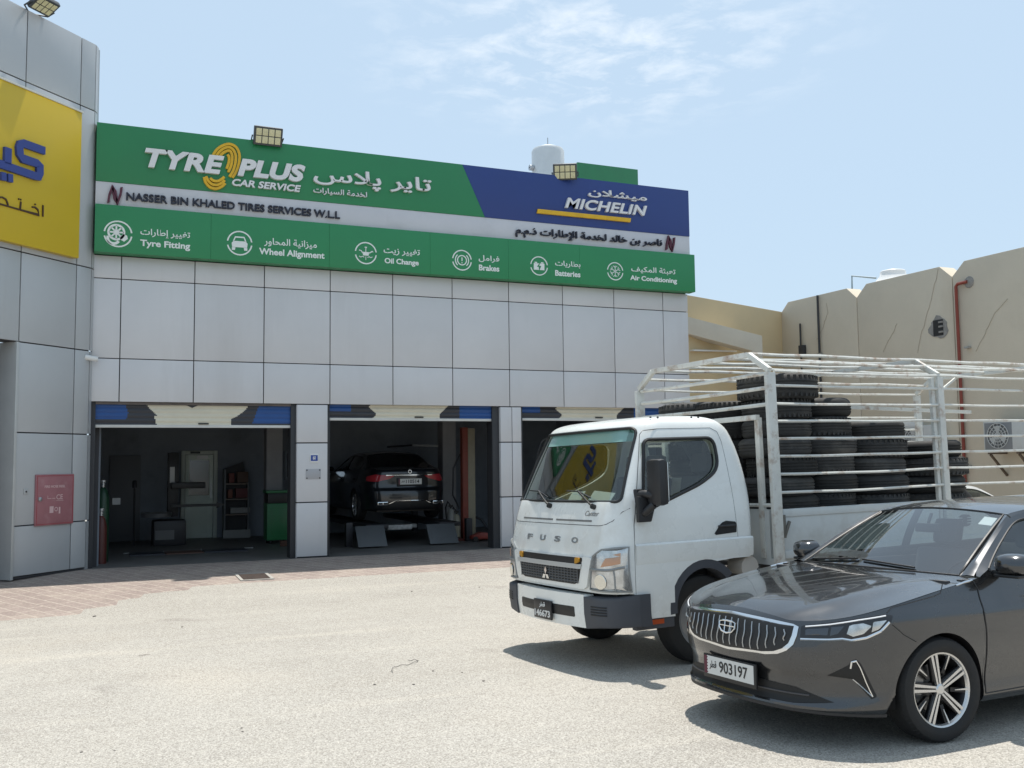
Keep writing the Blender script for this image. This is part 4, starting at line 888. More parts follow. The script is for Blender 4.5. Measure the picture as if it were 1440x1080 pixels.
# bumper: white middle, grey wrapped ends, plate
def bump_x(y):
    y = abs(y); x = -1.925+.06*(y/.6)**2 if y < .6 else -1.865+.04*(y-.6)/.39+.30*((y-.6)/.39)**5
    return x
def bpt(y, z, off): return (bump_x(y)+.02*max(0, (.5-z)/.15)-off, y+YC, z)
BH = rounded([(-.47, .455), (.47, .455), (.47, .545), (-.47, .545)], .015)
mb = MB(); patch(rounded([(-.60, .37), (.60, .37), (.60, .655), (-.60, .655)], .015), bpt, -.10, 0, 14, mb); bump = mb.build('front_bumper', wpaint, truck, bevel=.012, ang=30)
mb = MB(); patch(BH, bpt, -.02, .003, 12, mb); mb.build('bumper_slot', trim, bump)
for s in (-1, 1):
    mb = MB(); pts = [(s*y, z) for y, z in ((.605, .37), (.605, .655), (.985, .665), (.985, .375))]; patch(pts if s < 0 else pts[::-1], bpt, -.10, .012, 12, mb); e = mb.build('bumper_end', graypl, bump, bevel=.012, ang=30)
    for k in range(4):
        mb = MB(); mb.tube([bpt(s*y, .565-.022*k, .012) for y in (.70, .76, .82, .86)], .007, 5); mb.build('vent_slot', trim, e)
mb = MB(); py_ = -.01; mb.box(bump_x(0)-.022, bump_x(0)-.004, YC+py_-.155, YC+py_+.155, .395, .565); pl = mb.build('number_plate', mat('black plate', (.02, .02, .022), .35), bump, bevel=.006)
mb = MB(); px_ = bump_x(0)-.022; pf = lambda x, z, h: (px_-h, YC+py_-x, z)
fit_text(mb, '146673', -.135, .135, .415, .475, pf, .004, .02); fit_text(mb, 'قطر', -.05, .05, .492, .545, pf, .004, .015, arabic=True); mb.build('plate_lettering', white, pl, smooth=False)
mb = MB(); mb.box(-1.72, -1.5, .14, 1.92, .56, .70); mb.box(-1.80, -1.66, .2, 1.86, .42, .62); mb.build('bumper_carrier', trim, truck)
# door outlines, side crease, door handle, side steps
for s in (-1, 1):
    ol = [(-1.575, .50), (-1.575, 1.0), (-1.565, 1.25), (-1.535, 1.40), (-1.47, 1.72), (-1.40, 2.02), (-1.36, 2.055), (-1.2, 2.07), (-.60, 2.075), (-.53, 2.04), (-.50, 1.95), (-.455, 1.45), (-.425, .91)]
    mb = MB(); mb.tube([spt(x, z, s, -.0015) for x, z in [c for a, b in zip(ol, ol[1:]) for c in ((a[0]+(b[0]-a[0])*k/4, a[1]+(b[1]-a[1])*k/4) for k in range(4))]+[ol[-1]]], .0035, 4); mb.build('door_seam', trim, truck)
    mb = MB(); o3 = rounded([(-.715, 1.115), (-.45, 1.12), (-.445, 1.225), (-.60, 1.24)], [.03, .02, .03, .06]); patch(o3, lambda x, z, h: spt(x, z, s, h), -.002, .004, 10, mb); hd = mb.build('door_handle', trim, truck); mb = MB(); mb.tube([spt(x, 1.19, s, .014) for x in (-.66, -.6, -.5, -.47)], .012, 6); mb.build('handle_bar', black, hd)
    cr = MB(); rows = []
    for z, o_ in ((1.085, 0), (1.07, .012), (1.055, .012), (.93, .004), (.91, -.001)): rows.append([spt(-1.565+1.30*i/14, z, s, o_+.001) for i in range(15)])
    cr.grid(rows); cr.build('side_crease', wpaint, truck, fix=False)
    mb = MB(); mb.box(-1.575, -1.17, YC+s*.915-.03, YC+s*.915+.035, .36, .485); st = mb.build('step', graypl, truck, bevel=.012); mb = MB(); yy = YC+s*.9505; mb.box(-1.42, -1.29, min(yy, yy+s*.004), max(yy, yy+s*.004), .40, .44); mb.build('side_reflector', mat('orange reflector', (.40, .07, .02), .3), st)
    mb = MB(); rows = []
    for dr in (0, .075):
        rows.append([(-.82+(.40+dr*0-dr)*math.cos(R(a)), YC+s*(.945+.012), .50+(.41-dr)*math.sin(R(a))) for a in range(185, 40, -8)])
    mb.grid(rows); rows2 = [[(p[0], YC+s*.80, p[2]) for p in rows[1]], rows[1]]; mb.grid(rows2); mb.build('wheel_arch', graypl, truck, fix=False)
    if s > 0: continue
    # mirror on its bracket, driver's side
    mb = MB(); y0 = YC+s*.93; sg_ = s
    def YY(a): return y0+sg_*a
    mb.tube([(-1.50, YY(-.01), 1.34), (-1.50, YY(.10), 1.35), (-1.45, YY(.17), 1.42)], .036, 8); mb.tube([(-1.50, YY(-.01), 1.50), (-1.49, YY(.10), 1.51), (-1.45, YY(.17), 1.49)], .034, 8); mb.prism([(-1.565, 1.27), (-1.43, 1.27), (-1.385, 1.40), (-1.40, 1.47), (-1.565, 1.49)], lambda p, h: (p[0], h, p[1]), *sorted((YY(.06), YY(.10)))); mb.box(-1.53, -1.46, min(YY(-.02), YY(.035)), max(YY(-.02), YY(.035)), 1.30, 1.55); mr_ = mb.build('mirror_arm', black, truck, bevel=.012)
    mb = MB(); c0, c1 = sorted((YY(.10), YY(.30))); mb.box(-1.48, -1.38, c0, c1, 1.41, 1.80); mb.build('mirror_housing', black, mr_, bevel=.04); mb = MB(); mb.box(-1.379, -1.374, c0+.02, c1-.02, 1.44, 1.77); mb.build('mirror_glass', chrome, mr_)
# wipers
for y in (.12, -.60):
    mb = MB(); mb.tube([fo(y, 1.40, .03), fo(y+.12, 1.455, .035), fo(y+.30, 1.53, .022)], .009, 6); mb.tube([fo(y, 1.40, .0), fo(y, 1.40, .035)], .024, 8); mb.tube([fo(y+.08, 1.475, .012), fo(y+.30, 1.53, .012), fo(y+.50, 1.535, .012)], .007, 5); mb.build('wiper', trim, truck)
for y, w_ in ((.37, 0), (.55, .1)):
    pass
# drip rail studs on the roof
mb = MB()
for x in (-1.2, -1.12, -.74, -.66): mb.lathe([(0, .014), (.008, .012), (.01, 0)], 8, M=Matrix.Translation((x, YC-.76, 2.172)))
each(mb, 'roof_stud', trim, truck)
# chassis, axle, wheels
mb = MB()
for y in (.68, 1.38): mb.box(-1.7, 4.5, y-.04, y+.04, .60, .80)
each(mb, 'chassis_rail', mat('chassis black', (.03, .03, .032), .7, var=.2), truck)
mb = MB(); mb.box(-.36, -.10, .12, .62, .50, .78); mb.build('battery_box', mat('grimy grey', (.09, .085, .08), .7, var=.3), truck, bevel=.02)
mb = MB(); mb.lathe([(0, 0), (.10, 0), (.10, .2), (.0, .2)], 20, M=Matrix.Translation((-.28, .10, .80)) @ Matrix.Rotation(R(-90), 4, 'X')); mb.build('air_filter', mat('dusty white', (.45, .42, .38), .8), truck)
TYP = [(.25, -.085), (.30, -.10), (.345, -.105), (.372, -.095), (.385, -.07), (.386, 0), (.385, .07), (.372, .095), (.345, .105), (.30, .10), (.25, .085)]
def truck_wheel(x, y, s):
    t = bpy.data.objects.new('wheel', None); COL.objects.link(t); t.parent = truck; t.location = (x, y, .385); Mx = Matrix.Rotation(R(90)*s, 4, 'X')
    mb = MB(); mb.lathe(TYP, 40, M=Mx)
    for g_ in (-.04, 0, .04): mb.lathe([(.3865, g_-.004), (.388, g_-.003), (.388, g_+.003), (.3865, g_+.004)], 40, M=Mx)
    mb.build('tyre', rubber, t); mb = MB(); mb.lathe([(.25, .085), (.235, .07), (.20, .04), (.17, .05), (.10, .06), (.09, .09), (0, .10)], 32, M=Mx); mb.lathe([(.25, -.085), (.2, -.05), (.05, -.05)], 32, M=Mx); mb.build('rim', mat('dull wheel steel', (.28, .28, .28), .5, .5, var=.2), t)
for x in (-.82, 1.95):
    for y, s in ((.24, 1), (1.82, -1)): truck_wheel(x, y, s)
mb = MB(); mb.tube([(-.82, .3, .385), (-.82, 1.76, .385)], .06); mb.tube([(1.95, .3, .385), (1.95, 1.76, .385)], .08); each(mb, 'axle', trim, truck)
# load bed
mb = MB(); mb.box(-.02, 4.55, .03, 2.03, .80, .86); mb.build('bed_floor', bedp, truck)
def side_board(y, s):
    mb = MB(); y0, y1 = sorted((y, y+s*.035)); mb.box(.055, 2.20, y0, y1, .85, 1.31); mb.box(2.40, 4.5, y0, y1, .85, 1.31); o = each(mb, 'side_board', bedp, truck, bevel=.006)
    mb = MB(); yy = sorted((y-s*.012, y))
    for x0, x1 in ((.06, 2.195), (2.405, 4.495)):
        for z0, z1 in ((1.24, 1.305), (.86, .93)): mb.box(x0, x1, yy[0], yy[1]-.0005, z0, z1)
    each(mb, 'board_rib', bedp, truck, bevel=.005)
    mb = MB(); mb.bar((.05, y-s*.02, 1.05), (.05, y-s*.02, 1.26), .035, .03); mb.bar((.05, y-s*.03, 1.07), (.11, y-s*.035, 1.20), .025); mb.build('latch', mat('grimy steel', (.17, .16, .14), .6, .5, var=.3), truck, bevel=.004)
side_board(.012, 1); side_board(2.05, -1)
mb = MB(); mb.box(-.02, .02, .1, 1.96, .86, 1.31); mb.build('headboard', bedp, truck)
# the pipe cage: posts, rails, hooped roof
RZ = 2.774; TZ = 2.60; AL = .264; WC = 2.06
def hoop(x, w=.05):
    mb = MB(); P = [(x, 0, TZ), (x, AL, RZ), (x, WC-AL, RZ), (x, WC, TZ)]
    for a, b in zip(P, P[1:]): mb.bar(a, b, w, w, up=(1, 0, 0))
    mb.build('roof_hoop', cagep, truck, bevel=.004)
for x in (-.015, 2.31, 4.5): hoop(x)
for x, w in ((-.015, .105), (2.32, .085), (4.5, .1)):
    for y in (0, WC):
        mb = MB(); mb.box(x-w/2, x+w/2, y-.022, y+.022, .79, TZ-.02); mb.build('cage_post', cagep, truck, bevel=.005)
mb = MB()
for y in (.0, WC): mb.box(2.215, 2.262, y-.02+.03*(1 if y == 0 else -1), y+.02+.03*(1 if y == 0 else -1), .86, TZ-.03)
each(mb, 'inner_post', cagep, truck, bevel=.005)
zs = [2.457, 2.287, 2.127, 1.962, 1.798, 1.636, 1.466]
mb = MB(); NB = 10
def sag(z, x, k): return z-.012*math.sin(math.pi*((x/2.33) % 1))*(1 if k > 4 else .3)+(.0018*math.sin(x*5+k*2))
for k, z in enumerate(zs+[TZ-.005]):
    for y in (.0, WC):
        pts = [(.04+(4.46-.04)*i/24, y+(0 if y else .0), sag(z, .04+4.42*i/24, k)) for i in range(25)]
        mb2 = MB(); mb2.tube(pts, .0145, 6); mb2.build('side_rail', cagep, truck)
for f, z in ((0, RZ), (.25, RZ), (.5, RZ), (.75, RZ), (1, RZ), (-.5, (RZ+TZ)/2), (1.5, (RZ+TZ)/2)):
    y = AL+(WC-2*AL)*f if 0 <= f <= 1 else (AL*.5 if f < 0 else WC-AL*.5)
    mb = MB(); mb.tube([(-.02+4.55*i/10, y, z+.012-.006*math.sin(i*2.1)) for i in range(11)], .017, 6); mb.build('roof_rail', cagep, truck)
for k, z in enumerate((2.575, 2.44, 2.285, 1.35)):
    mb = MB(); mb.tube([(-.015, .04+1.98*i/8, z-.008*math.sin(math.pi*i/8)) for i in range(9)], .02, 6); mb.build('front_rail', cagep, truck)
for y in (1.64, .19):
    mb = MB(); mb.box(-.035, .01, y-.03, y+.03, .86, 2.275 if y > 1 else 2.17); mb.build('front_post', cagep, truck, bevel=.005)
mb = MB(); mb.bar((-.04, .16, 2.17), (-.04, 1.9, 2.165), .05); mb.build('front_rail', cagep, truck, bevel=.006)
# inner frame standing in the rear of the bed
mb = MB(); mb.bar((2.29, 1.2, 2.35), (4.4, 1.2, 2.3), .04); mb.bar((1.5, 1.95, 2.36), (1.9, 1.95, 2.36), .03); each(mb, 'inner_rail', cagep, truck)
mb = MB(); mb.box(1.02, 1.06, 1.93, 1.98, .86, 2.38); mb.build('inner_post', cagep, truck)
for a, b in (((2.33, .02, TZ-.02), (2.33, .3, RZ-.03)), ((2.4, 0.02, TZ-.14), (2.62, .02, TZ-.02))):
    mb = MB(); mb.bar(a, b, .02); mb.build('corner_brace', cagep, truck)
# papers behind the windscreen
for k, (y, w) in enumerate(((-.10, .22), (-.52, .36))):
    t = MB(); Mx = TM @ Matrix.Translation((-1.60, YC+y, 1.475)) @ Matrix.Rotation(R(-52), 4, 'Y') @ Matrix.Rotation(R(4-8*k), 4, 'Z'); t.box(-.065, .065, -w/2, w/2, 0, .003, M=Mx); tag(t.build('paper_sheet', white), ('wide' if k else 'narrow')+' white paper lying on the truck dashboard behind the windscreen', 'paper')
# ================================================================== tyres: one kind, many copies
oldrub = mat('old dusty rubber', (.026, .026, .026), .75, var=.35, vs=8, stain=(.085, .08, .07), ss=2.2, sfac=.55)
t_ = oldrub.node_tree; bs_ = t_.nodes['Principled BSDF']; ln_ = bs_.inputs['Base Color'].links[0].from_socket; oi_ = N(t_, 'ShaderNodeObjectInfo'); mr_ = N(t_, 'ShaderNodeMapRange', i_3=.55, i_4=2.0); t_.links.new(oi_.outputs['Random'], mr_.inputs[0])
mu_ = N(t_, 'ShaderNodeVectorMath', operation='SCALE'); t_.links.new(ln_, mu_.inputs[0]); t_.links.new(mr_.outputs[0], mu_.inputs['Scale']); t_.links.new(mu_.outputs[0], bs_.inputs['Base Color'])   # Object Info: each tyre its own grey
def tyre_mesh(Rr, Wd, name, blocks=0):
    r0 = Rr*.62; h = Wd/2
    prof = [(r0, -h*.72), (r0+.008, -h*.86), (r0+(Rr-r0)*.35, -h*.99), (r0+(Rr-r0)*.65, -h), (Rr*.90, -h*.94), (Rr*.955, -h*.78), (Rr*.985, -h*.6), (Rr, -h*.42)]
    for g in (-.3, 0, .3): prof += [(Rr+.001, h*(g-.07)-.0), (Rr-.008, h*(g-.05)), (Rr-.008, h*(g+.05)), (Rr+.001, h*(g+.07))]
    prof += [(Rr, h*.42), (Rr*.985, h*.6), (Rr*.955, h*.78), (Rr*.90, h*.94), (r0+(Rr-r0)*.65, h), (r0+(Rr-r0)*.35, h*.99), (r0+.008, h*.86), (r0, h*.72), (r0+.012, h*.5), (Rr-.03, h*.3), (Rr-.03, -h*.3), (r0+.012, -h*.5)]
    mb = MB(); mb.lathe(prof, 56, closed=True)
    if blocks:
        for i in range(blocks):
            a = 2*math.pi*i/blocks; Mx = Matrix.Rotation(a, 4, 'Z')
            for s in (-1, 1): mb.box(Rr*.945, Rr*.995, -.012, .012, s*h*.70-.018, s*h*.70+.018, M=Mx)
    me_o = mb.build('tyre', oldrub); return me_o
protos = [tyre_mesh(.335, .205, 'a'), tyre_mesh(.345, .215, 'b', 44), tyre_mesh(.39, .26, 'c', 40)]
used = [False]*3
ORD = ['topmost', 'second from the top', 'third from the top', 'fourth from the top', 'fifth from the top', 'sixth from the top', 'seventh from the top', 'eighth from the top', 'ninth from the top', 'tenth from the top']
def put_tyre(k, M, label, group):
    p = protos[k]
    if not used[k]: used[k] = True; o = p
    else: o = p.copy(); COL.objects.link(o)
    o.matrix_world = M; tag(o, label, 'tyre', group); return o
rt = random.Random(3)
def stack(x, y, n, kinds, where, top_kind=None, z0=.862, jit=.028, rs=1.):
    z = z0
    hs = []
    for i in range(n):
        k = kinds[i % len(kinds)]
        if i == n-1 and top_kind is not None: k = top_kind
        h = (.185, .195, .24)[k]; hs.append((k, z+h/2, h)); z += h*.985
    for i, (k, zc, h) in enumerate(hs):
        sc = (h+.002)/((.205, .215, .26)[k])
        Mx = TM @ Matrix.Translation((x+rt.uniform(-jit, jit), y+rt.uniform(-jit, jit), zc)) @ Matrix.Rotation(rt.uniform(0, 6.28), 4, 'Z') @ Matrix.Rotation(rt.uniform(-.02, .02), 4, 'X') @ Matrix.Diagonal((rs*(1+rt.uniform(-.05, .05)),)*2+(sc, 1))
        put_tyre(k, Mx, f'{ORD[n-1-i]} tyre in the {where}', 'old tyres stacked on the truck bed')
stack(.42, .40, 9, (0, 1, 0), 'near stack right behind the white cab', 2)
stack(1.02, .44, 8, (1, 0), 'second near stack, beside the cab-end stack')
stack(1.69, .42, 7, (0, 0, 1), 'third near stack, before the cage mid post', rs=1.08, z0=.84)
stack(2.58, .42, 6, (1, 0), 'rearmost near stack, crossed by the cage mid post', rs=1.12, z0=.80)
stack(.42, 1.64, 8, (0, 1), 'far stack behind the cab roof', 2)
stack(.42, 1.05, 8, (1, 0), 'middle stack behind the cab', 1)
stack(1.12, 1.10, 7, (0, 1), 'middle stack behind the second near one')
stack(1.80, 1.08, 5, (1, 0), 'low middle stack behind the third near one')
Mx = TM @ Matrix.Translation((3.1, .55, 1.02+.16)) @ Matrix.Rotation(R(62), 4, 'X') @ Matrix.Rotation(.4, 4, 'Z'); put_tyre(0, Mx, 'lone tyre leaning at the open rear end of the bed', 'old tyres stacked on the truck bed')
# ================================================================== saloon cars
CAR_PLAN = [(-.92,0),(-.915,.15),(-.90,.30),(-.868,.45),(-.81,.58),(-.73,.695),(-.61,.79),(-.45,.855),(-.25,.888),(0,.903),(.4,.91),(1.3,.912),(2.2,.91),(2.65,.902),(3.0,.885),(3.3,.84),(3.48,.76),(3.60,.62),(3.665,.42),(3.69,.2),(3.70,0)]
def _car_path():
    pts = catmull([(a, b, 0) for a, b in CAR_PLAN], 40); L = [0.]
    for a, b in zip(pts, pts[1:]): L.append(L[-1]+(b-a).length)
    return pts, L
CPTS, CLEN = _car_path(); CTOT = CLEN[-1]
def car_at(q):
    q = min(max(q, 0), CTOT-1e-6); lo, hi = 0, len(CLEN)-1
    while hi-lo > 1:
        m = (lo+hi)//2
        if CLEN[m] <= q: lo = m
        else: hi = m
    t = (q-CLEN[lo])/(CLEN[hi]-CLEN[lo]); p = CPTS[lo].lerp(CPTS[hi], t)
    a, b = CPTS[max(lo-3, 0)], CPTS[min(hi+3, len(CPTS)-1)]; d = (b-a).normalized(); nx, ny = -d.y, d.x
    if lo < 4: nx, ny = -1, 0
    if hi > len(CPTS)-5: nx, ny = 1, 0
    return p.x, p.y, nx, ny
PF = [(.17,.12),(.20,.055),(.22,.01),(.245,.0),(.265,.02),(.30,.035),(.41,.03),(.46,.006),(.55,-.004),(.63,.004),(.70,.018),(.74,.035),(.77,.06),(.80,.095)]
PS = [(.17,.10),(.21,.05),(.26,.028),(.34,.034),(.48,.016),(.60,.002),(.70,-.002),(.765,.0),(.80,.012),(.84,.030),(.90,.048),(1.0,.082),(1.06,.10)]
PR = [(.17,.14),(.24,.05),(.30,.02),(.42,.0),(.56,.0),(.62,.012),(.67,.04),(.74,.055),(.94,.055),(1.0,.06),(1.06,.09)]
def car_q_of_x(x):
    lo, hi = 0., CTOT
    for _ in range(50):
        m = (lo+hi)/2
        if car_at(m)[0] < x: lo = m
        else: hi = m
    return lo
CTOPX = [(-.95,.785),(-.90,.770),(-.868,.752),(-.81,.752),(-.73,.765),(-.61,.788),(-.45,.822),(-.25,.858),(0,.900),(.41,.960),(.6,.978),(1.5,1.003),(2.4,1.025),(3.0,1.05),(3.4,1.055),(3.7,1.045)]
def car_top(q):
    x, y, nx, ny = car_at(q)
    if x < -.868: return .785-.033*(abs(y)/.45)**2
    return smooth_keys(x, CTOPX)
ARCH = ((0, .295, .365), (2.65, .295, .365))
def car_bot(q):
    x, y, nx, ny = car_at(q); b = .20 if x < 3.2 else .23
    if y > .6:
        for xc, zc, r in ARCH:
            if abs(x-xc) <= r: return zc+math.sqrt(max(0, r*r-(x-xc)**2))
    return b
def car_pt(q, z, off=0.):
    # a point of the flank: q runs round the plan from the middle of the nose (negative = driver's side)
    s = -1 if q < 0 else 1; x, y, nx, ny = car_at(abs(q)); w = ny*ny
    e = smooth_keys(z, PF if nx < 0 else PR)*(1-w)+smooth_keys(z, PS)*w-off
    return Vector((x-nx*e, s*max(0., y-ny*e), z))
def car_strip(mb, pts, w, off=.003, m=None, n=6):
    # thin rounded bead along (q, z) points on the flank
    d = []
    for a, b in zip(pts, pts[1:]): d += [(a[0]+(b[0]-a[0])*k/n, a[1]+(b[1]-a[1])*k/n) for k in range(n)]
    d.append(pts[-1]); mb.tube([car_pt(q, z, off) for q, z in d], w, 5, m)
def car_patch(poly, off0, off1, n=14): return patch(poly, lambda q, z, h: tuple(car_pt(q, z, h)), off0, off1, n)
def coons(c0, c1, d0, d1, n, m):
    # c0(u), c1(u): opposite edges at v=0 and 1; d0(v), d1(v): edges at u=0 and 1
    rows = []
    for j in range(m+1):
        v = j/m; r = []
        for i in range(n+1):
            u = i/n; p = c0(u)*(1-v)+c1(u)*v+d0(v)*(1-u)+d1(v)*u-(c0(0)*(1-u)*(1-v)+c0(1)*u*(1-v)+c1(0)*(1-u)*v+c1(1)*u*v); r.append(p)
        rows.append(r)
    return rows
def poly3(keys):
    pts = catmull(keys, 8); n = len(pts)-1
    def f(t):
        t = min(max(t, 0), 1)*n; i = min(int(t), n-1); return pts[i].lerp(pts[i+1], t-i)
    return f
HOOD_C = [(-.85,0,.785),(-.72,0,.835),(-.45,0,.893),(-.1,0,.940),(.335,0,.978)]
WS_B = lambda t: Vector((.335+.085*t*t, .705*t, .978-.010*t*t)); WS_T = lambda t: Vector((1.05+.055*t*t, .545*t, 1.378-.038*t*t))
ROOF_C = [(1.05,0,1.378),(1.35,0,1.425),(1.85,0,1.45),(2.2,0,1.432),(2.44,0,1.385)]; ROOF_E = [(1.105,.545,1.340),(1.4,.575,1.382),(1.85,.59,1.402),(2.2,.58,1.386),(2.46,.555,1.345)]
SIDE_T = [(.44,.80,.972),(.60,.745,1.065),(.85,.672,1.205),(1.09,.604,1.318),(1.25,.602,1.350),(1.5,.618,1.372),(1.85,.626,1.380),(2.2,.615,1.366),(2.45,.598,1.320),(2.75,.66,1.195),(3.02,.745,1.075)]
RW_T = lambda t: Vector((2.44+.02*t*t, .555*t, 1.385-.04*t*t)); RW_B = lambda t: Vector((3.12-.09*t*t, .64*t, 1.085-.015*t*t))
ST = poly3(SIDE_T)
def side_top(x):
    lo, hi = 0., 1.
    for _ in range(40):
        m = (lo+hi)/2
        if ST(m).x < x: lo = m
        else: hi = m
    return ST(lo)
def side_bot(x):
    q = car_q_of_x(x); return car_pt(q, car_top(q))
def side_pt(x, z, s, off=0.):
    a, b = side_bot(x), side_top(x); t = (z-a.z)/max(.01, b.z-a.z); p = a.lerp(b, t); return (x, s*(p.y+.02*math.sin(math.pi*min(max(t, 0), 1))+off), z)
WHEEL_T = [(.222,-.085),(.24,-.100),(.275,-.105),(.300,-.096),(.313,-.075),(.317,-.05),(.317,.05),(.313,.075),(.300,.096),(.275,.105),(.24,.100),(.222,.085)]
alloy = mat('bright machined alloy', (.62, .61, .60), .25, .85, var=.06); alloyd = mat('black alloy', (.02, .02, .022), .3, .4); disc = mat('brake disc', (.22, .22, .22), .35, .9)
def car_wheel(parent, x, y, s, steer=0., fancy=True):
    t = bpy.data.objects.new('wheel', None); COL.objects.link(t); t.parent = parent; t.location = (x, y, .317); t.rotation_euler = (0, 0, steer)
    Mx = Matrix.Rotation(R(-90)*s, 4, 'X')           # +z of the lathe points outwards
    mb = MB(); mb.lathe(WHEEL_T, 56, M=Mx)
    for g_ in (-.045, -.015, .015, .045): mb.lathe([(.3165, g_-.004), (.3178, g_-.008), (.3178, g_-.018), (.3165, g_-.02)], 56, M=Mx)
    for i in range(64):
        a = 2*math.pi*i/64
        for e in (-1, 1): mb.bar(Mx @ Vector((.3135*math.cos(a), .3135*math.sin(a), e*.068)), Mx @ Vector((.299*math.cos(a), .299*math.sin(a), e*.094)), .007, .006)
    mb.build('tyre', rubber, t)
    mb = MB(); mb.lathe([(.206, .070), (.214, .084), (.224, .088), (.226, .080)], 56, M=Mx)
    if fancy:
        def spoke(a0, a1, r0, r1, w0, w1, z0, z1, o, tk=.018):
            c0, s0 = math.cos(a0), math.sin(a0); c1, s1 = math.cos(a1), math.sin(a1)
            A = Vector((r0*c0, r0*s0, 0)); B = Vector((r1*c1, r1*s1, 0)); d = (B-A).normalized(); n = Vector((-d.y, d.x, 0))
            A += n*o[0]; B += n*o[1]
            vs = []
            for P, w, z in ((A, w0, z0), (B, w1, z1)):
                for e, h in ((-1, 0), (1, 0), (1, -tk), (-1, -tk)): vs.append(Mx @ Vector((P.x+n.x*e*w/2, P.y+n.y*e*w/2, z+h)))
            mb.add(vs, [(0, 1, 2, 3), (7, 6, 5, 4), (0, 4, 5, 1), (1, 5, 6, 2), (2, 6, 7, 3), (3, 7, 4, 0)])
        for k in range(5):
            a = R(90+11+72*k)
            for e in (-1, 1): spoke(a, a, .03, .213, .013, .019, .072, .080, (e*.010, e*.017))
            b_ = a+R(36); spoke(b_, b_+R(3), .125, .212, .004, .012, .066, .080, (0, 0))
        mb.lathe([(0, .080), (.025, .079), (.034, .073), (.036, .055)], 28, M=Mx)
    else:
        for k in range(10): 
            a = 2*math.pi*k/10; mb.bar(Mx @ Vector((.03*math.cos(a), .03*math.sin(a), .07)), Mx @ Vector((.21*math.cos(a), .21*math.sin(a), .078)), .03, .02)
        mb.lathe([(0, .08), (.04, .075)], 20, M=Mx)
    mb.build('rim', alloy, t, ang=30)
    mb = MB(); mb.lathe([(.222, .078), (.19, .03), (.185, -.07)], 40, M=Mx)
    for k in range(5):
        a = R(90+11+72*k); b_ = a+R(36)
        mb.bar(Mx @ Vector((.05*math.cos(a), .05*math.sin(a), .045)), Mx @ Vector((.212*math.cos(a), .212*math.sin(a), .055)), .062, .02, up=tuple(Mx.to_3x3() @ Vector((0, 0, 1))))
        mb.bar(Mx @ Vector((.10*math.cos(b_), .10*math.sin(b_), .045)), Mx @ Vector((.212*math.cos(b_), .212*math.sin(b_), .06)), .026, .02, up=tuple(Mx.to_3x3() @ Vector((0, 0, 1))))
    mb.build('rim_recess', alloyd, t)
    mb = MB(); mb.lathe([(.04, .0), (.142, .0), (.142, -.02), (.04, -.02)], 40, M=Mx, closed=True); mb.box(.1, .165, -.06, .06, -.03, .03, M=Mx @ Matrix.Rotation(R(165), 4, 'Z')); mb.build('brake_disc', disc, t)
    return t
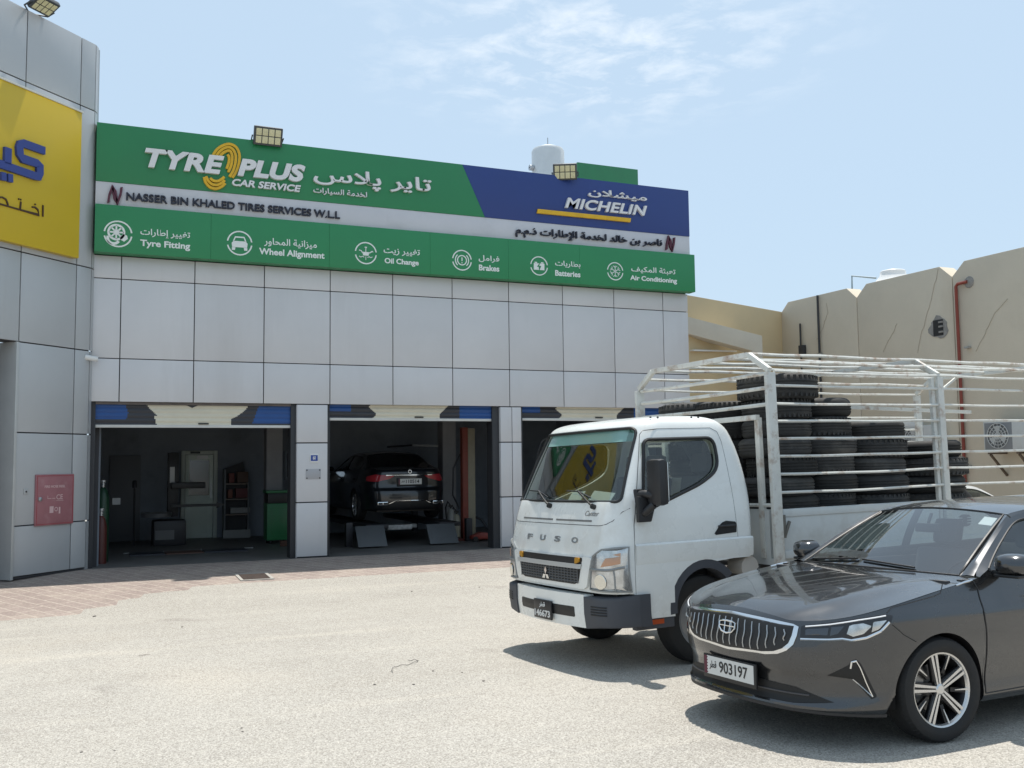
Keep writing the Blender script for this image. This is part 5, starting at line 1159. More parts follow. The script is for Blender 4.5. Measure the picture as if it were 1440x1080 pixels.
def saloon(M, paint, label, plate, front=True, steer=0., gl=None, group=None, plate_c=0., nm='saloon_car', hero=False):
    gl = gl or glass('car window glass', (.52, .58, .56), .05)
    car = thing(nm, label, 'car', M=M, group=group); B = lambda mb, n, m, p=None, **k: mb.build(n, m, p or car, **k)
    # flanks, nose and tail as one ribbon
    qs = set(); n = 70
    for i in range(n+1): qs.add(round(CTOT*i/n, 4))
    for k in range(24): qs.add(round(.9*k/24, 4)); qs.add(round(CTOT-.9*k/24, 4))
    for xc, zc, r in ARCH:
        qx = car_q_of_x(xc)
        for i in range(33): qs.add(round(qx+r*math.cos(math.pi*i/32)*.99999, 5))
        qs.add(round(qx-r*1.002, 5)); qs.add(round(qx+r*1.002, 5))
    qs = sorted(qs); mb = MB(); nv = 34
    for s in (-1, 1):
        rows = []
        for q in qs:
            zb, zt = car_bot(q), car_top(q); col = []
            for j in range(nv+1):
                z = zb+(zt-zb)*j/nv; p = car_pt(q*s if q else s*1e-9, z)
                col.append(p)
            rows.append(col)
        mb.grid(rows, flip=(s < 0))
    # hood, cowl, trunk lid
    qc = next(q for q in qs if car_at(q)[1] > .60); qa = car_q_of_x(.42); qt = car_q_of_x(3.03); qr = CTOT-.55
    top = lambda q: car_pt(q, car_top(q))
    hc = poly3(HOOD_C); tcn = poly3([(3.12, 0, 1.085), (3.35, 0, 1.09), (3.55, 0, 1.075), (3.64, 0, 1.055)])
    f0 = lambda u: top(1e-9+qc*u); f1 = lambda v: top(qc+(qa-qc)*v)
    cow0 = WS_B(1); aend = top(qa)
    cowl = lambda u: WS_B(u/.86) if u < .86 else cow0.lerp(aend, (u-.86)/.14)
    def fixc(f, a, b): 
        fa, fb = f(0), f(1); return lambda v: f(v)+(a-fa)*(1-v)+(b-fb)*v
    hoodr = coons(f0, cowl, fixc(hc, f0(0), cowl(0)), f1, 22, 26)
    for j, r in enumerate(hoodr):
        v = j/26
        for i, p in enumerate(r):
            u = i/22; ridge = math.exp(-((u-(.60+.14*v))/.10)**2)*.012*math.sin(math.pi*min(1, v*1.0+.02)); r[i] = p+Vector((0, 0, ridge+.012*math.sin(math.pi*u*.9)*math.sin(math.pi*v)))
    t0 = lambda u: top(CTOT-1e-6-(CTOT-qr)*u); t1 = lambda v: top(qr+(qt-qr)*v); rb0 = RW_B(1); tend = top(qt)
    rcow = lambda u: RW_B(u/.84) if u < .84 else rb0.lerp(tend, (u-.84)/.16)
    tr = coons(t0, rcow, fixc(lambda v: tcn(1-v), t0(0), rcow(0)), t1, 14, 14)
    for rows in (hoodr, tr):
        mb.grid(rows); mb.grid([[Vector((p.x, -p.y, p.z)) for p in r] for r in rows], flip=True)
    # roof and pillars
    rc, re = poly3(ROOF_C), poly3(ROOF_E)
    rr = coons(lambda u: WS_T(u), lambda u: RW_T(u), rc, re, 12, 24); shoulder = []
    for v in range(25): 
        e = re(v/24); t = side_top(min(max(e.x, 1.09), 2.455)); shoulder.append([e, e.lerp(t, .4)+Vector((0, .006, .010)), t])
    pil = []; cp = []
    for v in range(13):
        a = WS_B(1).lerp(WS_T(1), v/12); t = ST(0).lerp(ST(.30), v/12) if False else side_top(.44+(1.09-.44)*v/12); pil.append([a, a.lerp(t, .5)+Vector((-.012, .012, .006)), t])
        a = RW_T(1).lerp(RW_B(1), v/12); t = side_top(2.455+(3.02-2.455)*v/12); cp.append([a, a.lerp(t, .5)+Vector((.008, .012, .006)), t])
    for rows in (rr, shoulder, pil, cp):
        mb.grid(rows); mb.grid([[Vector((p.x, -p.y, p.z)) for p in r] for r in rows], flip=True)
    # door frames above the belt, round the side windows
    X0, X1, XB = .44, 3.02, 1.66
    def win(x): a, b = side_bot(x), side_top(x); return a.z+.022, b.z-.034
    xs = [X0+(X1-X0)*i/60 for i in range(61)]
    for s in (-1, 1):
        lo = []; hi = []; gls = []
        for x in xs:
            a, b = side_bot(x), side_top(x); w0, w1 = win(x)
            if w1 < w0+.01 or x > 2.76: w0 = w1 = (a.z+b.z)/2 if w1 < w0+.01 else w0
            if x > 2.76: w0 = w1 = a.z+.5*(b.z-a.z)
            lo.append([side_pt(x, a.z, s), side_pt(x, w0, s)]); hi.append([side_pt(x, w1, s), side_pt(x, b.z, s)])
            if w1 > w0+.012: gls.append((x, w0, w1))
        mb.grid(lo, flip=s > 0); mb.grid(hi, flip=s > 0)
        g = MB(); g.grid([[side_pt(x, w0+(w1-w0)*k/4, s, -.012) for k in range(5)] for x, w0, w1 in gls]); B(g, 'side_window', gl, fix=False)
        g = MB(); g.grid([[side_pt(XB-.05+.1*i/3, win(XB)[0]+(win(XB)[1]-win(XB)[0])*k/4, s, .002) for k in range(5)] for i in range(4)]); B(g, 'door_pillar', trim, fix=False)
        g = MB(); ed = [(x, w0) for x, w0, w1 in gls]+[(x, w1) for x, w0, w1 in gls[::-1]]; g.tube([side_pt(x, z, s, .0) for x, z in ed], .007, 5, cyc=True); B(g, 'window_trim', trim)
    bd = mb
    me = bd; body = me.build('body', paint, car, ang=32); 
    # windscreen and rear screen
    for A_, T_, nm_ in ((WS_B, WS_T, 'windscreen'), (RW_T, RW_B, 'rear_screen')):
        rows = []
        for j in range(13):
            v = j/12; rows.append([ (lambda p: Vector((p.x, p.y*(1 if k >= 0 else -1), p.z)))(A_(abs(k)/10).lerp(T_(abs(k)/10), v))+Vector((0, 0, .012*math.sin(math.pi*v))) for k in range(-10, 11)])
        g = MB(); g.grid(rows, flip=(nm_ == 'rear_screen')); B(g, nm_, glass('car screen glass', (.66, .73, .74), .10) if nm_ == 'windscreen' else gl, fix=False)
        per = rows[0]+[r[-1] for r in rows[1:]]+rows[-1][::-1][1:]+[r[0] for r in rows[::-1][1:-1]]
        g = MB(); g.tube(per, .008, 5, cyc=True); B(g, nm_+'_seal', trim)
    # underbody, wheel wells, cabin
    g = MB(); g.box(-.62, 3.4, -.62, .62, .19, .24); g.box(-.55, .38, -.80, .80, .42, .50) if False else None; B(g, 'underbody', trim)
    for xc, zc, r in ARCH:
        for s in (-1, 1):
            rows = []
            for i in range(25):
                a = math.pi*(-.06+1.12*i/24); x = xc+r*math.cos(a); z = zc+r*math.sin(a); q = car_q_of_x(xc-r*math.cos(math.pi*i/24)*0+ (x-xc)); p = car_pt(q*s, max(z, .21)); rows.append([Vector((x, p.y-s*.004, z)), Vector((x, s*.56, z))])
            g = MB(); g.grid(rows); g.add([(xc-r, s*.56, zc-.1), (xc+r, s*.56, zc-.1), (xc+r, s*.56, zc+r), (xc-r, s*.56, zc+r)], [(0, 1, 2, 3)]); B(g, 'wheel_well', trim, fix=False)
    g = MB(); g.box(.30, 2.9, -.80, .80, .30, .34); g.box(.20, .24, -.78, .78, .34, .95); g.box(2.95, 3.0, -.72, .72, .34, 1.04); g.box(.3, 2.9, -.815, -.78, .34, .955); g.box(.3, 2.9, .78, .815, .34, .955); B(g, 'cabin_tub', intd)
    g = MB(); g.prism([(.24, .60), (.24, .93), (.50, .955), (.74, .93), (.80, .84), (.72, .60)], lambda p, h: (p[0], h, p[1]), -.77, .77); B(g, 'dashboard', mat('dashboard', (.07, .075, .08), .6, var=.1), bevel=.02)
    for x, ys in ((1.45, (-.37, .37)), (2.35, (-.40, 0, .40))):
        for y in ys:
            g = MB(); w = .25 if x < 2 else .2; Mx = Matrix.Translation((x, y, .46)) @ Matrix.Rotation(R(16), 4, 'Y'); g.box(-.06, .07, -w, w, .0, .60, M=Mx); g.box(-.05, .04, -.12, .12, .63, .84, M=Mx); g.box(-.52, .05, -w, w, -.06, .08, M=Matrix.Translation((x, y, .46))); B(g, 'seat', intg, bevel=.045)
    g = MB(); Mx = Matrix.Translation((.88, -.37, .86)) @ Matrix.Rotation(R(-65), 4, 'Y'); g.tube([Mx @ Vector((.175*math.cos(R(a)), .175*math.sin(R(a)), 0)) for a in range(0, 360, 15)], .013, 6, cyc=True); g.bar(Mx @ Vector((0, -.17, 0)), Mx @ Vector((0, .17, 0)), .05, .03); g.bar(Mx @ Vector((0, 0, 0)), Mx @ Vector((0, 0, -.16)), .05); B(g, 'steering_wheel', trim)
    g = MB(); g.box(.97, 1.0, -.11, .11, 1.20, 1.265); g.bar((.985, 0, 1.26), (1.03, 0, 1.34), .02); B(g, 'rear_view_mirror', trim, bevel=.008)
    # seams
    for s in (-1, 1):
        g = MB(); car_strip(g, [(s*1.885, .955), (s*1.905, .90), (s*1.89, .76), (s*1.905, .65), (s*1.912, .5), (s*1.90, .26)], .005, 0); car_strip(g, [(s*1.90, .255), (s*2.4, .26), (s*3.9, .265)], .0035, 0); xb = s*car_q_of_x(1.66); car_strip(g, [(xb, .99), (xb, .6), (xb*.997, .26)], .0035, 0); xr = s*car_q_of_x(2.78); car_strip(g, [(xr, 1.02), (xr*.99, .8), (xr*.955, .66), (xr*.925, .52)], .0035, 0)
        each(g, 'door_seam', trim, car)
        g = MB(); car_strip(g, [(s*q, z) for q, z in ((1.108, .805), (1.15, .832), (1.327, .856), (1.507, .878), (1.568, .893), (1.60, .93), (1.61, .945))], .0035, -.0005); car_strip(g, [(s*1.13, .735), (s*1.206, .673), (s*1.30, .624)], .003, 0); each(g, 'panel_seam', trim, car)
        for xh in (1.42, 2.52):
            q = s*car_q_of_x(xh); g = MB(); g.tube([car_pt(q-s*.10, .845, .0), car_pt(q-s*.08, .848, .030), car_pt(q+s*.08, .852, .030), car_pt(q+s*.10, .852, .0)], .013, 6); B(g, 'door_handle', paint)
        # mirrors
        g = MB(); base = Vector((.60, s*.80, 1.0)); Mx = Matrix.Translation((.60, s*(.965 if s < 0 else .88), 1.045)) @ Matrix.Rotation(s*R(-8), 4, 'Z')
        ringn = []
        for j, (x_, sc) in enumerate(((-.085, .15), (-.078, .5), (-.055, .8), (-.01, .98), (.045, 1.0), (.06, .96))):
            ringn.append([Mx @ Vector((x_+.0*k, s*(.115*sc*(abs(math.cos(R(k*20)))**.7)*(1 if math.cos(R(k*20)) > 0 else -1)), .072*sc*(abs(math.sin(R(k*20)))**.8)*(1 if math.sin(R(k*20)) > 0 else -1))) for k in range(18)])
        mr = MB(); mr.grid([r+[r[0]] for r in ringn]); mr.add(ringn[0], [tuple(range(18))]); mo = B(mr, 'door_mirror', paint); g = MB(); g.add(ringn[-1], [tuple(range(18))]); B(g, 'mirror_glass', chrome, mo); g = MB(); g.bar(Vector((.60, s*.79, .985)), Vector((.60, s*.90, 1.0)), .05, .03); g.box(.54, .66, s*(.955 if s < 0 else .87)-.09, s*(.955 if s < 0 else .87)+.09, .965, .985); B(g, 'mirror_foot', trim, mo, bevel=.008)
        g = MB(); car_strip(g, [(s*1.72, .930), (s*1.80, .944), (s*1.88, .953)], .007, .001); B(g, 'fender_trim', chrome)
    # wheels
    for x, st in ((0, steer), (2.65, 0)):
        for s in (-1, 1): car_wheel(car, x, s*.795, s, st, hero)
    # grille
    GO = [(.56,.728),(.548,.665),(.525,.61),(.48,.57),(.42,.545),(.30,.528),(.15,.521),(0,.519)]; GO = GO+[(-a, b) for a, b in GO[-2::-1]]; GOt = [(-.56,.728),(-.45,.738),(-.25,.752),(0,.758),(.25,.752),(.45,.738)]
    g = car_patch(GO+GOt[1:], -.004, .010, 18); go = B(g, 'grille_surround', chrome, ang=40)
    GI = [(a*.94, .535+(b-.519)*.90) for a, b in GO]+[(a*.94, b-.015) for a, b in GOt[1:]]
    g = car_patch(GI, .004, .013, 18); gi = B(g, 'grille', trim)
    for k in range(16):
        q = -.47+.94*k/15
        if abs(q) < .02: continue
        zl0 = .552+.085*max(0, (abs(q)-.22)/.26)**2; zt_ = .722-.03*(q/.5)**2; g = MB(); g.tube([car_pt(q+.006*math.sin(j*1.3), zl0+(zt_-zl0)*j/6, .013+.004*math.sin(j*.6)) for j in range(7)], .0055, 5); B(g, 'grille_bar', mat('satin grille bar', (.42, .42, .42), .3, .9), gi)
    em = MB(); E_ = [(-.078,.690),(-.075,.655),(-.05,.632),(0,.622),(.05,.632),(.075,.655),(.078,.690),(.05,.698),(0,.700),(-.05,.698)]
    em.tube([car_pt(a, b, .022) for a, b in E_], .006, 6, cyc=True); em.tube([car_pt(a, .668, .022) for a in (-.076, 0, .076)], .005, 5)
    for a in (-.026, .026): em.tube([car_pt(a, .697, .022), car_pt(a*.9, .628, .022)], .004, 5)
    B(em, 'shield_emblem', chrome, gi); 
    for s in (-1, 1):
        HL = [(.572,.724),(.717,.748),(.908,.778),(1.085,.798),(1.140,.790),(1.118,.75),(1.056,.70),(.963,.664),(.876,.648),(.80,.652),(.70,.646),(.566,.640)]; P = [(s*a, b) for a, b in HL]
        if s < 0: P = P[::-1]
        hl = B(car_patch(P, -.002, .005, 22), 'headlight', mat('smoked lamp', (.035, .036, .04), .12, .3), ang=40)
        g = MB(); car_strip(g, [(s*.57, .646), (s*.74, .653), (s*.815, .660), (s*.865, .652), (s*.955, .667), (s*1.045, .702), (s*1.105, .752)], .0075, .005); B(g, 'chrome_strip', chrome, hl)
        for poly in ([(.60,.672),(.73,.675),(.74,.722),(.60,.708)], [(.745,.676),(.79,.69),(.83,.735),(.755,.728)]):
            P = [(s*a, b) for a, b in poly]; P = P if s > 0 else P[::-1]; B(car_patch(P, .004, .008, 8), 'lamp_module', mat('lamp module', (.10, .105, .115), .1, .8), hl)
        for poly in ([(.84,.69),(.875,.675),(.935,.690),(.99,.735),(.94,.752),(.86,.742)], [(.985,.70),(1.03,.715),(1.085,.765),(1.0,.758)]):
            P = [(s*a, b) for a, b in poly]; P = P if s > 0 else P[::-1]; B(car_patch(P, .004, .012, 10), 'lamp_reflector', headl, hl)
        g = MB(); car_strip(g, [(s*.60, .722), (s*.75, .742), (s*.92, .770), (s*1.09, .790)], .0045, .006); B(g, 'light_strip', mat('white light guide', (.75, .76, .78), .25), hl)
        F_ = [(.717,.438),(.850,.508),(.862,.533),(.892,.540),(.918,.515),(1.022,.315),(.985,.303),(.865,.425)]; P = [(s*a, b) for a, b in F_]; P = P if s > 0 else P[::-1]
        fg = B(car_patch(P, -.001, .003, 26), 'fog_recess', mat('matt black grid', (.008,)*3)); g = MB(); car_strip(g, [(s*.855, .487), (s*.862, .525), (s*.890, .531), (s*.912, .494), (s*.952, .40), (s*.992, .318)], .005, .004); car_strip(g, [(s*.868, .424), (s*.925, .374), (s*.990, .316)], .0035, .004); each(g, 'chrome_accent', chrome, fg)
    I_ = [(-.50,.355),(-.25,.368),(.25,.368),(.50,.355),(.755,.282),(.50,.262),(.25,.27),(-.25,.27),(-.50,.262),(-.755,.282)]
    it = B(car_patch(I_, .0, .004, 20), 'lower_intake', mat('matt black grid', (.008, .008, .009), .9, spec=.1))
    g = MB(); car_strip(g, [(-.6, .312), (0, .318), (.6, .312)], .006, .006); B(g, 'intake_bar', mat('grey bar', (.06, .06, .065), .4), it)
    g = MB(); car_strip(g, [(-1.10, .195), (-.8, .213), (-.4, .226), (0, .229), (.4, .226), (.8, .213), (1.10, .195)], .016, -.006); B(g, 'front_lip', trim)
    # plates
    def plate_at(xf, zc, sgn, nm, nums, Mrot=0):
        w, h = .245, .062; t = MB(); c = plate_c if sgn < 0 else 0
        x0, x1 = sorted((xf, xf+sgn*.016)); t.box(x0, x1, c-w-.018, c+w+.012, zc-h-.022, zc+h+.006); fr = B(t, 'number_plate', trim, bevel=.004); f = lambda a, z, hh: (xf+sgn*(.0165+hh), c+sgn*a, zc+z)
        t = MB(); t.prism([(-w+.028, -h+.004), (w, -h+.004), (w, h-.004), (-w+.028, h-.004)], lambda p, hh: f(p[0], p[1], hh), 0, .003); B(t, 'plate_face', mat('plate white', (.62, .62, .60), .4), fr, smooth=False)
        t = MB(); t.prism([(-w, -h+.004), (-w+.026, -h+.004)]+[(-w+.026+(.012 if k % 2 else 0), -h+.004+(2*h-.008)*k/12) for k in range(13)]+[(-w, h-.004)], lambda p, hh: f(p[0], p[1], hh), 0, .0035); B(t, 'plate_band', mat('maroon band', (.10, .012, .03), .5), fr, smooth=False)
        t = MB(); fit_text(t, nums, -w+.155, w-.055, -.034, .038, lambda a, z, hh: f(a, z, .0035+hh), .002, .012); fit_text(t, 'قطر', -w+.055, -w+.125, -.028, .03, lambda a, z, hh: f(a, z, .0035+hh), .002, .008, arabic=True); B(t, 'plate_lettering', mat('plate ink', (.015, .015, .015), .5), fr, smooth=False)
    plate_at(-.915, .390, -1, 'front', plate); plate_at(3.66, .80, 1, 'rear', plate)
    # tail
    for s in (-1, 1):
        T_ = [(-.30,.93),(-.75,.95),(-1.05,.90),(-1.0,.82),(-.72,.80),(-.42,.86)]; P = [(s*(CTOT+a), b) for a, b in T_]; P = P if s > 0 else P[::-1]
        B(car_patch(P, -.002, .008, 14), 'tail_lamp', mat('red lamp glass', (.42, .03, .04), .12, coat=.5), ang=40)
        g = MB(); g.box(3.67, 3.72, s*.58-.11, s*.58+.11, .335, .405); ex = B(g, 'exhaust_trim', chrome, bevel=.015); g = MB(); [g.box(3.721, 3.726, s*.58+e-.045, s*.58+e+.045, .35, .39) for e in (-.052, .052)]; each(g, 'exhaust_hole', trim, ex)
    g = MB(); q = CTOT; car_strip(g, [(q-.50, .93), (q-.2, .93), (q-1e-4, .93)], .016, .012); car_strip(g, [(-q+1e-4, .93), (-q+.2, .93), (-q+.50, .93)], .016, .012); B(g, 'tail_chrome', chrome)
    g = MB(); car_strip(g, [(q-.44, .36), (q-.30, .42), (q-1e-4, .42)], .008, .006); car_strip(g, [(-q+1e-4, .42), (-q+.30, .42), (-q+.44, .36)], .008, .006); B(g, 'diffuser_trim', chrome)
    g = car_patch([(q-.62, .25), (q-.001, .25), (q-.001, .40), (q-.40, .40)], 0, .004, 10); B(g, 'diffuser', trim); g = car_patch([(-q+.001, .25), (-q+.62, .25), (-q+.40, .40), (-q+.001, .40)], 0, .004, 10); B(g, 'diffuser', trim)
    g = MB(); g.lathe([(.028, 0), (.038, .004), (.038, .01), (.028, .01)], 24, M=Matrix.Translation((3.655, 0, 1.0)) @ Matrix.Rotation(R(90), 4, 'Y'), closed=True); B(g, 'round_badge', chrome)
    # wipers
    g = MB(); wp = lambda u, v, o=.014: (lambda p: Vector((p.x, p.y*(1 if u >= 0 else -1), p.z+o+.012*math.sin(math.pi*v))))(WS_B(abs(u)).lerp(WS_T(abs(u)), v))
    for u0, u1 in ((-.55, .12), (.20, .80)): g.tube([wp(u0+(u1-u0)*k/6, .025+.05*k/6 if u0 < 0 else .08-.05*k/6) for k in range(7)], .008, 5)
    each(g, 'wiper', trim, car)
    return car
paintg = mat('graphite metallic', (.060, .062, .066), .24, .8, var=.03, vs=2, coat=1.); paintk = mat('black car paint', (.010, .012, .016), .3, .3, coat=1.); paintw = mat('white car paint', (.72, .72, .71), .3, coat=.8)
CARM = Matrix(((.998183, -.060062, .004909, 4.79), (.059963, .998032, .018326, 5.467), (-.006, -.017999, .99982, -.027), (0, 0, 0, 1)))
sedan = saloon(CARM, paintg, 'dark grey saloon with a ribbed chrome framed grille parked before the truck', '903197', steer=R(-5), hero=True)
# permit sticker on the windscreen
p = lambda u, v: WS_B(abs(u)).lerp(WS_T(abs(u)), v)
g = MB(); vs = [Vector((a.x, -a.y, a.z-.004+.012*math.sin(math.pi*v))) for a, v in ((p(.80, .79), .79), (p(.96, .79), .79), (p(.96, .93), .93), (p(.80, .93), .93))]; g.add([CARM @ v for v in vs], [(0, 1, 2, 3)]); g.add([CARM @ (v-Vector((0, 0, .002))) for v in vs], [(3, 2, 1, 0)]); tag(g.build('paper_sticker', white), 'white paper sticker in the upper corner of the grey saloon windscreen', 'sticker')
# ---- two more saloons: one on the lift in the middle bay, one by the beige wall
hiM = Matrix.Translation((6.42, 21.35, .47)) @ Matrix.Rotation(R(90), 4, 'Z') @ Matrix.Translation((0, 0, 0))
# local +x (tail) must point to the camera (-Y): turn by -90 degrees
hiM = Matrix.Translation((6.44, 20.35+3.70*1.06, .48)) @ Matrix.Rotation(R(-90), 4, 'Z') @ Matrix.Scale(1.06, 4)
saloon(hiM, paintk, 'black saloon raised on the wheel alignment lift inside the middle bay', '110514', gl=glass('black tinted glass', (.10, .105, .11), .03))
wc = Vector((15.6, 13.9, gz(13.9)))
saloon(Matrix.Translation((11.35, 12.5, gz(12.6))) @ Matrix.Rotation(R(6), 4, 'Z'), paintw, 'white saloon mostly hidden behind the truck and the grey saloon', '52718')
# ================================================================== inside the bays
lift = thing('alignment_lift', 'dark four post runway lift under the black saloon with two tilted grey ramps', 'lift', (6.44, 20, 0))
lgm = mat('grey ramp paint', (.10, .108, .115), .5, var=.12, vs=3, stain=(.06, .06, .06), ss=3); dkst = mat('greasy dark steel', (.045, .045, .05), .5, .5, var=.3)
for s in (-1, 1):
    mb = MB(); mb.box(s*.80-.24, s*.80+.24, .1, 4.4, .36, .45); rw = mb.build('runway', dkst, lift, bevel=.01)
a = PG(504, 741); 
def ramp(u0, v0, u1, v1, y):
    p, q = PY(u0, v0, y), PY(u1, v1, y); mb = MB(); o = Vector((6.44, 20, 0)); mb.prism([(0, .03), (-.07, .035), (.22, p.z), (.25, p.z-.01)], lambda c, h: (h, y-20+c[0], c[1]), p.x-6.44, q.x-6.44); mb.build('ramp', lgm, lift, bevel=.006)
ramp(503, 741, 544, 771, 19.75); ramp(604, 738, 644, 768, 19.75)
for x in (-1.35, 1.32):
    for y in (.35, 4.2):
        mb = MB(); mb.box(x-.07, x+.07, y-.07, y+.07, 0, 1.9 if y > 1 else .5); mb.build('lift_post', dkst, lift, bevel=.01)
mb = MB(); mb.box(-.5, .35, 1.0, 1.2, .30, .38); mb.box(-.45, .1, .55, .7, .30, .40); each(mb, 'jack_beam', mat('scuffed white paint', (.38, .38, .37), .5, var=.4, vs=9), lift, bevel=.01)
# two-post lift column with a beige cover at the right of the middle bay
yy = 20.6; p, q = PY(651.5, 760, yy), PY(669.5, 760, yy); zt_ = PY(660, 601, yy).z
t = thing('lift_column', 'tall rust red and beige lift column standing right of the black saloon', 'lift column', ((p.x+q.x)/2, yy, 0)); w = (q.x-p.x)/2
mb = MB(); mb.box(-w, -w+.13, 0, .16, .05, zt_); mb.build('red_channel', mat('rust red paint', (.20, .045, .03), .5, var=.2), t, bevel=.008); mb = MB(); mb.box(-w+.132, w, .01, .17, .05, zt_-.02); mb.build('beige_cover', mat('beige paint', (.26, .235, .17), .5, var=.15), t, bevel=.008); mb = MB(); mb.box(-w-.15, w+.25, -.12, .4, 0, .05); mb.build('base_plate', mat('rust red paint', (.2, .05, .04)), t, bevel=.008)
mb = MB(); mb.tube([(w+.02, .1, .5), (w+.15, .05, .45), (w+.28, -.1, .2), (w+.35, -.2, .06)], .03); mb.tube([(-w-.03, .1, 1.9), (-w-.2, .05, 1.6), (-w-.22, .05, 1.0), (-w-.05, .1, .7)], .018); each(mb, 'hose', dkst, t)
# fire extinguishers
for (u, v0, v1), cm, lb in (((634, 737, 715), mat('pale cylinder', (.40, .40, .38), .4), 'pale extinguisher cylinder with a black hose beside the wall column'), ((642, 738, 723), mat('cream cylinder', (.42, .39, .30), .4), 'shorter cream cylinder standing right of the pale extinguisher')):
    y = 21.6; p = PY(u, v0, y); z1 = PY(u, v1, y).z; t = thing('fire_extinguisher', lb, 'extinguisher', (p.x, y, 0)); mb = MB(); mb.lathe([(.0, 0), (.085, 0), (.085, z1-.1), (.06, z1-.03), (.03, z1), (0, z1)], 20); mb.build('cylinder', cm, t)
    mb = MB(); mb.tube([(0, 0, z1), (0, 0, z1+.06), (-.08, -.02, z1+.16), (-.14, -.04, z1+.02), (-.12, -.05, z1-.3)], .018); mb.box(-.05, .05, -.02, .02, z1+.03, z1+.08); mb.build('valve_and_hose', trim, t)
# ---- left bay: back door, shelf rack, green cabinet, tyre changer
y = 24.57; P4 = lambda u, v: PY(u, v, y)
a, b_ = P4(255, 634), P4(304.5, 757); t = thing('back_door', 'pale green half glazed door in the rear wall of the left bay', 'door', (a.x, y, 0)); wd = b_.x-a.x; hd = a.z
dgm = mat('pale green door paint', (.60, .66, .58), .5, var=.08)
mb = MB(); mb.box(0, .09, -.05, .03, 0, hd); mb.box(wd-.09, wd, -.05, .03, 0, hd); mb.box(.0905, wd-.0905, -.05, .03, hd-.09, hd); each(mb, 'door_frame', mat('door frame', (.48, .52, .46), .5), t, bevel=.008)
mb = MB(); mb.box(.1, wd-.1, -.03, .02, .01, hd*.49); mb.box(.1, .19, -.03, .02, hd*.49, hd-.1); mb.box(wd-.19, wd-.1, -.03, .02, hd*.49, hd-.1); mb.box(.19, wd-.19, -.03, .02, hd-.22, hd-.1); dl = mb.build('door_leaf', dgm, t, bevel=.006)
mb = MB(); mb.box(.191, wd-.191, -.012, -.004, hd*.49+.002, hd-.222); mb.build('glass_pane', mat('dull mirror glass', (.06, .07, .075), .12, .0, spec=.9), dl); mb = MB(); mb.box(.22, wd-.22, -.034, -.031, .12, hd*.42); mb.build('door_panel', mat('door panel', (.54, .60, .52), .5), dl); mb = MB(); mb.box(.3*wd+.1, .3*wd+.36, -.034, -.031, hd-.20, hd-.12); mb.build('door_notice', white, dl); mb = MB(); mb.box(.2, .42, -.10, -.051, hd-.07, hd-.02); mb.build('door_closer', trim, t, bevel=.006); mb = MB(); mb.bar((wd-.15, -.07, hd*.46), (wd-.15, -.07, hd*.62), .02); mb.build('handle', steel, dl)
y = 24.1; a, b_ = PY(316, 655, y), PY(351.5, 756, y); t = thing('shelf_rack', 'display shelf rack with a pointed top leaning at the rear wall right of the door', 'shelf', (a.x, y, 0)); wd = b_.x-a.x; hs = PY(340, 649, y).z
mb = MB(); mb.prism([(0, 0), (wd, 0), (wd*.95, hs*.72), (wd*.78, hs), (0, hs*.9)], lambda p, h: (p[0], h, p[1]), .30, .34); mb.build('back_panel', dark, t); mb = MB(); mb.box(0, .03, 0, .299, 0, hs*.9); mb.box(wd-.06, wd-.03, 0, .299, 0, hs*.72); each(mb, 'side_panel', mat('rack grey', (.16, .17, .18), .5), t)
for f in (.30, .50, .70):
    mb = MB(); mb.box(.031, wd-.061, .0, .299, hs*f, hs*f+.025); mb.build('shelf', mat('rack shelf', (.30, .24, .20), .6), t)
mb = MB(); mb.box(-.02, wd, -.05, .0, .01, .20); mb.build('kick_board', mat('pale board', (.32, .32, .31), .6), t)
for k, (fx, fz, w, h, c, lb) in enumerate(((.18, .725, .12, .22, (.18, .05, .04), 'red box on the upper rack shelf left of the brown one'), (.5, .725, .25, .25, (.12, .07, .05), 'brown box on the upper rack shelf'), (.15, .525, .1, .2, (.22, .08, .05), 'orange brown can on the middle rack shelf'), (.45, .525, .3, .22, (.14, .04, .04), 'dark red carton on the middle rack shelf'), (.25, .325, .45, .13, (.33, .33, .32), 'pale flat carton on the low rack shelf'))):
    t2 = MB(); x0 = a.x+wd*fx; t2.box(x0, x0+w, y+.03, y+.22, hs*fz, hs*fz+h); t2.box(x0+.01, x0+w-.01, y+.026, y+.0295, hs*fz+h*.25, hs*fz+h*.7); tag(t2.build('stock_box', mat(f'stock colour {k}', c, .6, var=.1), bevel=.004), lb, 'box')
y = 21.9; a, b_ = PY(376, 690, y), PY(409, 765, y); t = thing('tool_cabinet', 'green roller cabinet with a dark top tray by the right jamb of the left bay', 'cabinet', (a.x, y, 0)); wd = b_.x-a.x; gm_ = mat('green cabinet paint', (.02, .16, .055), .4, var=.1)
mb = MB(); mb.box(0, wd, 0, .5, .08, a.z-.28); mb.build('body', gm_, t, bevel=.02); mb = MB(); mb.box(.02, wd-.02, .02, .48, a.z-.279, a.z-.06); mb.build('tray', trim, t, bevel=.01); mb = MB(); mb.box(-.02, wd+.02, -.01, .51, a.z-.058, a.z); mb.build('lid', gm_, t, bevel=.01); mb = MB(); mb.box(.09, wd-.09, -.012, -.002, .2, a.z-.42); mb.build('door', gm_, t, bevel=.006)
mb = MB(); [mb.lathe([(0, -.02), (.045, -.02), (.045, .02), (0, .02)], 14, M=Matrix.Translation((x, yv, .046)) @ Matrix.Rotation(R(90), 4, 'Y')) for x in (.08, wd-.08) for yv in (.07, .43)]; each(mb, 'castor', rubber, t)
